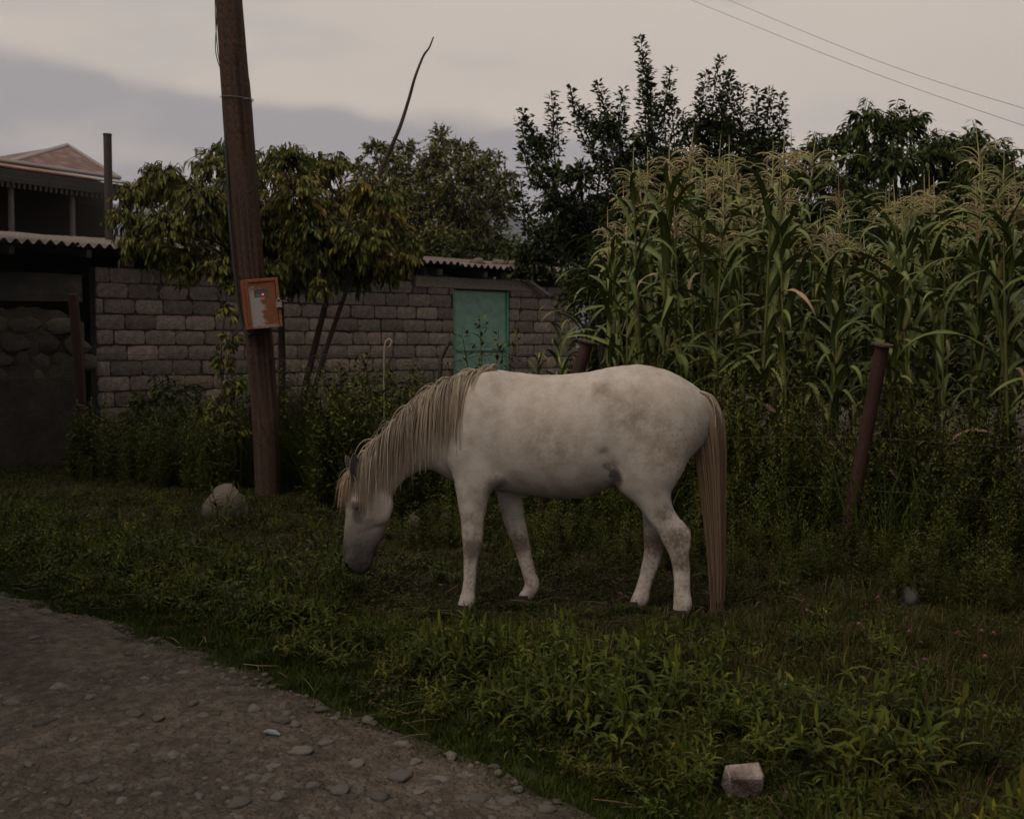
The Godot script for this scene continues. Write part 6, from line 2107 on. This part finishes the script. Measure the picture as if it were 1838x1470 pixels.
func fine_weed(seed_n: int, hgt: float, cols: Array, leaf: float, whorl: int) -> ArrayMesh:
	# an upright weed: side branches up the stem, small leaves towards their ends
	rng.seed = seed_n
	var g := Geo.new()
	for s in 3:
		var a := rf(0, TAU)
		var lean := Vector3(cos(a), 0, sin(a)) * hgt * rf(0.03, 0.2)
		var h := hgt * rf(0.65, 1.0)
		var line := PackedVector3Array([lean * 0.1, lean * 0.4 + Vector3(0, h * 0.5, 0), lean + Vector3(0, h, 0)])
		g.tube(line, PackedFloat32Array([0.005, 0.004, 0.0015]), 3, Color(0.05, 0.045, 0.02), Color(0.061, 0.072, 0.018), false)
		var base_c: Color = cols[rng.randi() % cols.size()]
		var levels := int(h / 0.052)
		for k in levels:
			var t := 0.12 + 0.88 * float(k) / levels
			var p := pick(line, t)
			var len_b := (0.16 * (1.0 - t) + 0.03) * rf(0.5, 1.2)
			for w in whorl:
				var la := k * 1.57 + w * TAU / whorl + rf(-0.3, 0.3)
				var bd := Vector3(cos(la), rf(0.2, 0.8), sin(la)).normalized()
				var m := 1 + int(len_b / 0.035)
				for q in m:
					var lp := p + bd * len_b * (q + 0.3) / m
					var ld := (bd + rdir() * 0.7).normalized()
					g.small_leaf(lp, ld, Vector3.UP, leaf * rf(0.6, 1.2) * (1.1 - 0.4 * t), leaf * 0.36, tint(base_c, 0.3))
	return g.mesh()


func tuft(seed_n: int, blades: int, hgt: float, spread: float, wd: float, cols: Array) -> ArrayMesh:
	rng.seed = seed_n
	var g := Geo.new()
	for k in blades:
		var a := rf(0, TAU)
		var out := Vector3(cos(a), 0, sin(a))
		var d := (Vector3.UP + out * rf(0.1, 0.8)).normalized()
		g.blade(out * rf(0, spread), d, hgt * rf(0.45, 1.1), wd * rf(0.7, 1.3), (out + Vector3(0, rf(-0.9, 0.2), 0)) * rf(0.3, 1.0), tint(cols[rng.randi() % cols.size()], 0.3))
	return g.mesh()


func creeper(seed_n: int, cols: Array) -> ArrayMesh:
	# a flat mat of small round leaves
	rng.seed = seed_n
	var g := Geo.new()
	for k in 46:
		var a := rf(0, TAU)
		var r := 0.15 * sqrt(rng.randf())
		var d := Vector3(rf(-1, 1), rf(-0.1, 0.5), rf(-1, 1)).normalized()
		g.small_leaf(Vector3(cos(a) * r, rf(0.015, 0.06), sin(a) * r), d, Vector3.UP, rf(0.016, 0.034), rf(0.009, 0.018), tint(cols[rng.randi() % cols.size()], 0.35))
	return g.mesh()


func build_shade_trees() -> void:
	# large trees added out of view to darken both edges of the scene
	var labels := ["added unseen shade tree near the rubble wall", "added unseen shade tree beside the road", "added unseen shade tree over the grass beside the maize", "added unseen shade tree behind the maize", "added unseen shade tree leaning over the road beside the viewpoint"]
	var spots := [[Vector3(-10.2, 0, -10.8), 5.2, 4.0], [Vector3(-6.4, 0, -3.6), 4.6, 3.4], [Vector3(6.3, 0, -4.8), 4.6, 3.4], [Vector3(9.0, 0, -10.5), 5.2, 3.4], [Vector3(3.3, 0, -2.2), 5.7, 2.7]]
	for k in spots.size():
		rng.seed = 700 + k
		var b: Vector3 = spots[k][0]
		var h: float = spots[k][1]
		var r: float = spots[k][2]
		var cl := []
		for q in 16:
			var d := rdir()
			cl.append([b + Vector3(0, h, 0) + d * Vector3(r, r * 0.75, r) * 0.72, r * 0.36])
		build_tree("added_shade_tree", labels[k], b, b + Vector3(0, 2.6, 0), [[b + (Vector3(1.6, 0, 1.2) if k == 4 else Vector3.ZERO), b + Vector3(0, 3.0, 0), 0.2]], cl, [],
			{"seed": 710 + k, "twigs": 20, "per": 8, "leaf": 0.32, "wide": 0.5, "sag": 0.05, "hang": 0.3, "spread": 0.9, "limb": 0.05, "bark": Color(0.06, 0.05, 0.04), "pal": [Color(0.043, 0.060, 0.013), Color(0.055, 0.072, 0.017)], "simple": true}, "unseen trees added for shade")


func open_spot(x: float, z: float) -> bool:
	# bare turf just in front of the broken brick and of the stone by the leaning post
	for q in [[Vector3(0.769, 0.000, -3.895), 0.13, 0.34], [Vector3(2.291, 0.000, -6.855), 0.14, 0.5]]:
		var c: Vector3 = q[0]
		if absf(x - c.x) < float(q[1]) and z - c.z > -0.07 and z - c.z < float(q[2]): return true
	return false


func low_before_horse(x: float, z: float) -> float:
	# the plants are grazed and trodden short around the horse's feet
	if z < -7.2 or x < -0.9 + (z + 6.4) * -0.1 or x > 1.35: return 9.0
	return 0.075 + 0.20 * clampf(z + 6.25, 0.0, 9.0)


func build_weeds() -> void:
	var greens := [Color(0.054, 0.075, 0.011), Color(0.068, 0.090, 0.013), Color(0.044, 0.060, 0.011), Color(0.085, 0.097, 0.017)]
	# leafy weeds along the road's edge: the largest as single plants, the rest as one mass
	var kinds: Array[ArrayMesh] = []
	for k in 8: kinds.append(lance_weed(900 + k, 5 + k % 4, 0.20 + 0.03 * (k % 3), 0.082 + 0.006 * (k % 4), greens))
	rng.seed = 540
	var xfs: Array = []
	var cs: Array = []
	for k in 8:
		var e: Array[Transform3D] = []
		xfs.append(e)
		cs.append(PackedColorArray())
	var made := 0
	var tries := 0
	while made < 1150 and tries < 20000:
		tries += 1
		var z := rf(-11.5, -3.2)
		var x := road_x(z) + rf(0.1, 5.6)
		if x > 4.6: continue
		var v := verge(x, z)
		var want := smoothstep(0.12, 0.45, v) * (1.0 - smoothstep(1.15, 1.75, v))
		if x > 0.5: want = maxf(want, smoothstep(-4.9, -4.4, z) * smoothstep(0.2, 0.5, v) * 0.9)
		want *= 1.0 - 0.72 * smoothstep(0.75, 1.2, x)
		want *= clampf(0.60 + 1.9 * noise.get_noise_2d(x * 1.5 + 5.0, z * 1.5), 0.03, 1.0)
		want = maxf(want, 0.04)
		if rng.randf() > want: continue
		var size := rf(0.55, 1.1) * (0.55 + 0.45 * smoothstep(0.1, 0.6, v)) * (0.7 if want < 0.1 else 1.0)
		if open_spot(x, z): continue
		size = minf(size, low_before_horse(x, z) / 0.26)
		var kk := rng.randi() % 8
		var b := Basis(Vector3.UP, rf(0, TAU)) * Basis.from_scale(Vector3(maxf(size, 0.45), size * rf(0.8, 1.15), maxf(size, 0.45)))
		xfs[kk].append(Transform3D(b, Vector3(x, -0.01, z)))
		var tone := rf(0.55, 1.25) * (1.0 + 0.5 * noise.get_noise_2d(x * 2.0, z * 2.0 + 20.0))
		cs[kk].append(Color(tone * rf(0.9, 1.15), tone, tone * 0.95))
		made += 1
	for k in 8:
		var o := scatter("weeds", kinds[k], M.leaf, xfs[k], cs[k])
		tag(o, "dense low leafy weeds covering the verge by the road", "weeds", "", "stuff")
	var hero := [[-0.801, -5.312], [-0.907, -5.498], [-0.744, -5.647], [-1.204, -6.085], [-1.431, -6.330], [0.301, -5.054], [0.382, -4.857], [0.501, -5.013], [0.203, -4.711], [0.698, -5.450], [0.834, -5.969], [0.086, -4.442], [0.297, -4.442], [0.414, -4.572], [0.467, -4.259], [0.620, -4.572], [0.337, -4.145], [0.750, -4.934], [-0.120, -5.180], [0.052, -5.223], [-0.482, -5.547], [-0.590, -5.698], [-0.364, -5.969], [-0.157, -5.647], [0.838, -4.640], [1.087, -3.935], [1.246, -4.090], [1.332, -3.885], [1.538, -4.145], [1.394, -4.379], [1.119, -4.442], [-2.056, -7.543], [-2.519, -8.125], [-2.755, -7.922], [-1.217, -7.199], [-1.014, -7.199], [-2.274, -9.904], [-2.364, -9.604]]
	for k in hero.size():
		var o := part(self, "weed_plant", kinds[k % 8], M.leaf)
		o.position = Vector3(hero[k][0], -0.005, hero[k][1])
		o.rotation.y = rf(0, TAU)
		o.scale = Vector3.ONE * minf(rf(1.05, 1.45), low_before_horse(o.position.x, o.position.z) / 0.27)
		tag(o, "leafy green weed with pointed leaves standing above the low verge weeds", "weed", "taller weeds on the verge")
	# fine tall weeds along the fence and before the maize
	var fines: Array[ArrayMesh] = []
	var fgreens := [Color(0.092, 0.110, 0.026), Color(0.115, 0.132, 0.030), Color(0.072, 0.090, 0.024), Color(0.140, 0.148, 0.036)]
	for k in 6: fines.append(fine_weed(940 + k, 1.0, fgreens, [0.045, 0.05, 0.075, 0.042, 0.055, 0.085][k], 2 + k % 2))
	rng.seed = 560
	var p_m := Vector3(0.171, 0.000, -9.604)
	var p_r := Vector3(2.306, 0.000, -8.296)
	var d := (p_r - p_m).normalized()
	var away := Vector3(d.z, 0, -d.x)
	for k in 6:
		var e: Array[Transform3D] = []
		var c := PackedColorArray()
		for q in 165:
			var s := rf(-0.6, 6.8)
			var off := rf(-0.55, 1.3)
			var p := p_m + d * s + away * off
			if noise.get_noise_2d(p.x * 2.2, p.z * 2.2) < -0.22: continue
			var h := lerpf(0.5, 1.3, smoothstep(-0.5, 0.7, off)) * rf(0.40, 1.22)
			if s < 0.0: h *= 0.8
			if s > 2.6: h *= 0.86
			e.append(Transform3D(Basis(Vector3.UP, rf(0, TAU)) * Basis.from_scale(Vector3(h * 0.9, h, h * 0.9)), p))
			var tone := rf(0.35, 1.0)
			c.append(Color(tone * rf(0.9, 1.15), tone, tone))
		# smaller outliers thinning into the verge
		for q in 70:
			var s := rf(-0.4, 6.0)
			var p := p_m + d * s + away * (-0.45 - 0.9 * pow(rng.randf(), 1.5))
			if p.x < 1.4 and p.z > -7.4: continue
			var h := rf(0.12, 0.42)
			e.append(Transform3D(Basis(Vector3.UP, rf(0, TAU)) * Basis.from_scale(Vector3(h * 1.2, h, h * 1.2)), p))
			var tone := rf(0.4, 1.0)
			c.append(Color(tone * rf(0.9, 1.15), tone, tone))
		# by the net behind the horse, and round the foot of the pole and the shed
		for q in 90:
			var s := rng.randf()
			var p := (Vector3(-0.091, 0.000, -10.223)).lerp(Vector3(-4.765, 0.000, -13.762), s) + Vector3(rf(-0.3, 0.3), 0, rf(-1.3, 0.75))
			var h := rf(0.30, 1.25) * (1.15 + 0.6 * noise.get_noise_2d(p.x * 1.7, p.z * 1.7)) * (1.0 if s < 0.6 else 0.6)
			if p.distance_to(Vector3(-2.384, 0.000, -11.605)) < 0.3: continue
			if absf(p.x + 0.205 * -p.z) < 0.42 and p.z > -12.1: continue
			e.append(Transform3D(Basis(Vector3.UP, rf(0, TAU)) * Basis.from_scale(Vector3(h, h, h)), p))
			var tone := rf(0.55, 0.95)
			c.append(Color(tone, tone, tone * 0.9))
		var o := scatter("undergrowth", fines[k], M.leaf, e, c)
		tag(o, "tangled fine leaved weeds growing along the wire fence", "undergrowth", "", "stuff")
	var spike := fine_weed(960, 1.0, [Color(0.125, 0.150, 0.035), Color(0.105, 0.135, 0.032)], 0.05, 4)
	var tall := [[0.902, -9.187, 1.45], [1.020, -9.322, 1.35], [1.725, -8.928, 1.42], [1.866, -9.322, 1.30], [2.127, -8.683, 1.20], [2.102, -8.928, 1.05], [1.340, -9.322, 1.30], [1.494, -9.056, 1.15], [0.738, -9.461, 1.20], [1.897, -8.566, 0.95], [1.724, -8.125, 0.75], [2.200, -8.340, 0.90], [0.817, -9.604, 1.30], [1.160, -9.461, 1.40], [1.290, -9.604, 1.20], [1.471, -9.461, 1.30], [1.645, -9.187, 1.35], [2.011, -8.804, 1.25], [1.877, -9.056, 1.15], [2.209, -8.683, 1.05]]
	for k in tall.size():
		var o := part(self, "tall_weed", spike, M.leaf)
		o.position = Vector3(tall[k][0], 0, tall[k][1])
		o.rotation.y = rf(0, TAU)
		o.scale = Vector3(0.5, tall[k][2], 0.5)
		tag(o, "tall bright weed spike rising above the tangle before the maize", "weed", "tall weed spikes")
	# bush before the shed
	rng.seed = 570
	var bush := build_tree("shrub", "leafy shrub growing in front of the dark block wall", Vector3(-4.140, 0.000, -14.514), Vector3(-3.989, 0.303, -14.000), [[Vector3(-4.140, 0.000, -14.514), Vector3(-3.987, 0.434, -14.000), 0.02]],
		[[Vector3(-4.319, 0.816, -14.252), 0.266], [Vector3(-3.958, 0.929, -13.924), 0.273], [Vector3(-3.683, 0.770, -13.860), 0.233], [Vector3(-4.533, 0.547, -14.283), 0.226], [Vector3(-3.972, 0.520, -13.724), 0.294], [Vector3(-3.626, 0.458, -14.125), 0.237], [Vector3(-3.417, 0.691, -14.093), 0.171], [Vector3(-3.722, 0.325, -13.739), 0.218]], [],
		{"seed": 19, "twigs": 46, "per": 8, "leaf": 0.10, "wide": 0.28, "sag": 0.03, "hang": 0.3, "spread": 0.7, "limb": 0.01, "bark": Color(0.05, 0.04, 0.03), "pal": [Color(0.041, 0.063, 0.013), Color(0.054, 0.072, 0.015)]})
	bush.set_meta("category", "shrub")


func build_grass() -> void:
	var fresh := [Color(0.037, 0.058, 0.011), Color(0.049, 0.072, 0.013), Color(0.032, 0.051, 0.011)]
	var mixed := [Color(0.034, 0.043, 0.011), Color(0.041, 0.046, 0.013), Color(0.075, 0.058, 0.030), Color(0.037, 0.051, 0.012), Color(0.049, 0.063, 0.013)]
	var sets := [
		[tuft(1, 26, 0.085, 0.05, 0.0042, fresh), 3600, 0], [tuft(8, 24, 0.15, 0.09, 0.0042, mixed), 3200, 3], [tuft(2, 26, 0.105, 0.06, 0.0045, fresh), 2600, 0],
		[tuft(3, 30, 0.075, 0.10, 0.0045, mixed), 10200, 1], [tuft(4, 26, 0.10, 0.11, 0.0045, mixed), 8000, 1], [creeper(7, mixed), 3800, 1],
		[tuft(9, 18, 1.0, 0.12, 0.009, fresh), 170, 4], [tuft(5, 26, 1.0, 0.12, 0.010, fresh), 420, 2], [tuft(6, 20, 1.4, 0.12, 0.013, mixed), 260, 2]]
	for s in sets:
		rng.seed = 580 + int(s[1])
		var e: Array[Transform3D] = []
		var c := PackedColorArray()
		for k in int(s[1]):
			var x := 0.0
			var z := 0.0
			var size := rf(0.6, 1.25)
			if s[2] == 0:
				z = rf(-9.5, -3.0)
				x = road_x(z) + absf(rng.randfn(0.0, 0.9)) - 0.10 - 0.16 * maxf(0.0, noise.get_noise_2d(z * 3.1, 9.0))
				size *= 0.55 + 0.5 * smoothstep(0.0, 0.4, verge(x, z))
			elif s[2] == 1:
				z = -3.4 - 8.6 * rng.randf()
				x = rf(-0.62, 0.74) * -z
				if k % 6 == 0:
					z = rf(-16.5, -11.0)
					x = rf(-0.56, -0.1) * -z
				if verge(x, z) < 0.25: continue
				if z < -9.5 and x > 0.6 + (-z - 9.5) * 0.2: continue
			elif s[2] == 4:
				var fp := (Vector3(0.171, 0.000, -9.604)).lerp(Vector3(2.306, 0.000, -8.296), rf(-0.1, 2.0)) + Vector3(rf(-0.2, 0.2), 0, rf(-1.2, 0.3))
				x = fp.x; z = fp.z
				size *= rf(0.5, 1.2)
			elif s[2] == 3:
				z = rf(-7.2, -3.3)
				x = lerpf(road_x(z) + 0.2, 0.66 * -z, sqrt(rng.randf()))
				if x < 0.55 and rng.randf() < 0.6: continue
			else:
				var t := rng.randf()
				var p := (Vector3(-0.019, 0.000, -10.223)).lerp(Vector3(-4.636, 0.000, -13.762), t) + Vector3(rf(-0.2, 0.2), 0, rf(-2.2, 0.1))
				x = p.x; z = p.z
				if p.distance_to(Vector3(-2.384, 0.000, -11.605)) < 0.35: continue
				if absf(p.x + 0.205 * -p.z) < 0.40 and p.z > -12.1: continue
				size *= 0.75 if t > 0.6 else 1.0
			var high := size * rf(0.8, 1.2)
			if open_spot(x, z):
				high *= 0.45
				if s[2] == 3: continue
			if s[2] != 2 and s[2] != 4: high = minf(high, maxf(low_before_horse(x, z), 0.06) / 0.10)
			e.append(Transform3D(Basis(Vector3.UP, rf(0, TAU)) * Basis.from_scale(Vector3(size, high, size)), Vector3(x, -0.012, z)))
			var tone := rf(0.75, 1.2)
			c.append(Color(tone * rf(0.9, 1.2), tone, tone * rf(0.8, 1.0)))
		var o := scatter("grass", s[0], M.leaf, e, c)
		tag(o, "green and dry grass covering the verge", "grass", "", "stuff")
	# short tufts pressed round the hooves
	rng.seed = 590
	var hoof_at := [Vector3(-0.271, 0.000, -6.523), Vector3(0.057, 0.000, -6.758), Vector3(0.914, 0.000, -6.417), Vector3(0.679, 0.000, -6.633)]
	var he: Array[Transform3D] = []
	var hc := PackedColorArray()
	for h in hoof_at:
		for k in 34:
			var size := rf(0.6, 1.0)
			he.append(Transform3D(Basis(Vector3.UP, rf(0, TAU)) * Basis.from_scale(Vector3(size, size * rf(0.7, 1.1), size)), h + Vector3(rf(-0.11, 0.11), 0, rf(0.045, 0.15))))
			hc.append(Color(0.8, 0.8, 0.8) * rf(0.7, 1.2))
	tag(scatter("grass", tuft(10, 24, 0.085, 0.05, 0.0055, fresh), M.leaf, he, hc), "short grass pressed round the horse's hooves", "grass", "", "stuff")
	# dry straw and clover heads
	rng.seed = 600
	var sg := Geo.new()
	sg.tube(PackedVector3Array([Vector3(-0.06, 0, 0), Vector3(0, 0.006, 0.004), Vector3(0.06, 0.002, 0)]), PackedFloat32Array([0.0016, 0.0018, 0.001]), 3, Color.WHITE)
	var e2: Array[Transform3D] = []
	var c2 := PackedColorArray()
	for k in 900:
		var z := rf(-9.0, -3.2)
		var x := road_x(z) + rf(-0.15, 5.0)
		if x > 3.6: continue
		var size := rf(0.4, 1.4)
		e2.append(Transform3D(Basis(Vector3(rf(-1, 1), rf(-1, 1), rf(-1, 1)).normalized(), rf(0, TAU)) .scaled(Vector3.ONE * size) if rng.randf() < 0.3 else Basis(Vector3.UP, rf(0, TAU)).scaled(Vector3.ONE * size), Vector3(x, rf(0.01, 0.06), z)))
		c2.append(Color(0.20, 0.14, 0.08) * rf(0.5, 1.1))
	tag(scatter("straw", sg.mesh(), M.dark, e2, c2), "dry straw and stalks lying in the grass", "straw", "", "stuff")
	var fg := Geo.new()
	for k in 22:
		var dd := rdir()
		dd.y = absf(dd.y)
		fg.small_leaf(Vector3(0, 0.08, 0), dd, Vector3.UP, 0.014, 0.007, Color(0.32, 0.12, 0.22) * rf(0.7, 1.2))
	fg.tube(PackedVector3Array([Vector3.ZERO, Vector3(0.004, 0.04, 0), Vector3(0, 0.08, 0)]), PackedFloat32Array([0.0012, 0.0012, 0.001]), 3, Color(0.073, 0.072, 0.022))
	var e3: Array[Transform3D] = []
	var c3 := PackedColorArray()
	for k in 170:
		var z := rf(-9.3, -5.2)
		var x := rf(-0.30, 0.42) * -z
		if verge(x, z) < 0.9 or noise.get_noise_2d(x * 0.9 + 3.0, z * 0.9) < -0.1: continue
		e3.append(Transform3D(Basis(Vector3.UP, rf(0, TAU)).scaled(Vector3.ONE * rf(0.6, 1.2)), Vector3(x, 0, z)))
		c3.append(Color.WHITE * rf(0.7, 1.1))
	tag(scatter("clover", fg.mesh(), M.leaf, e3, c3), "small pink clover heads dotted through the grass", "flowers", "", "stuff")
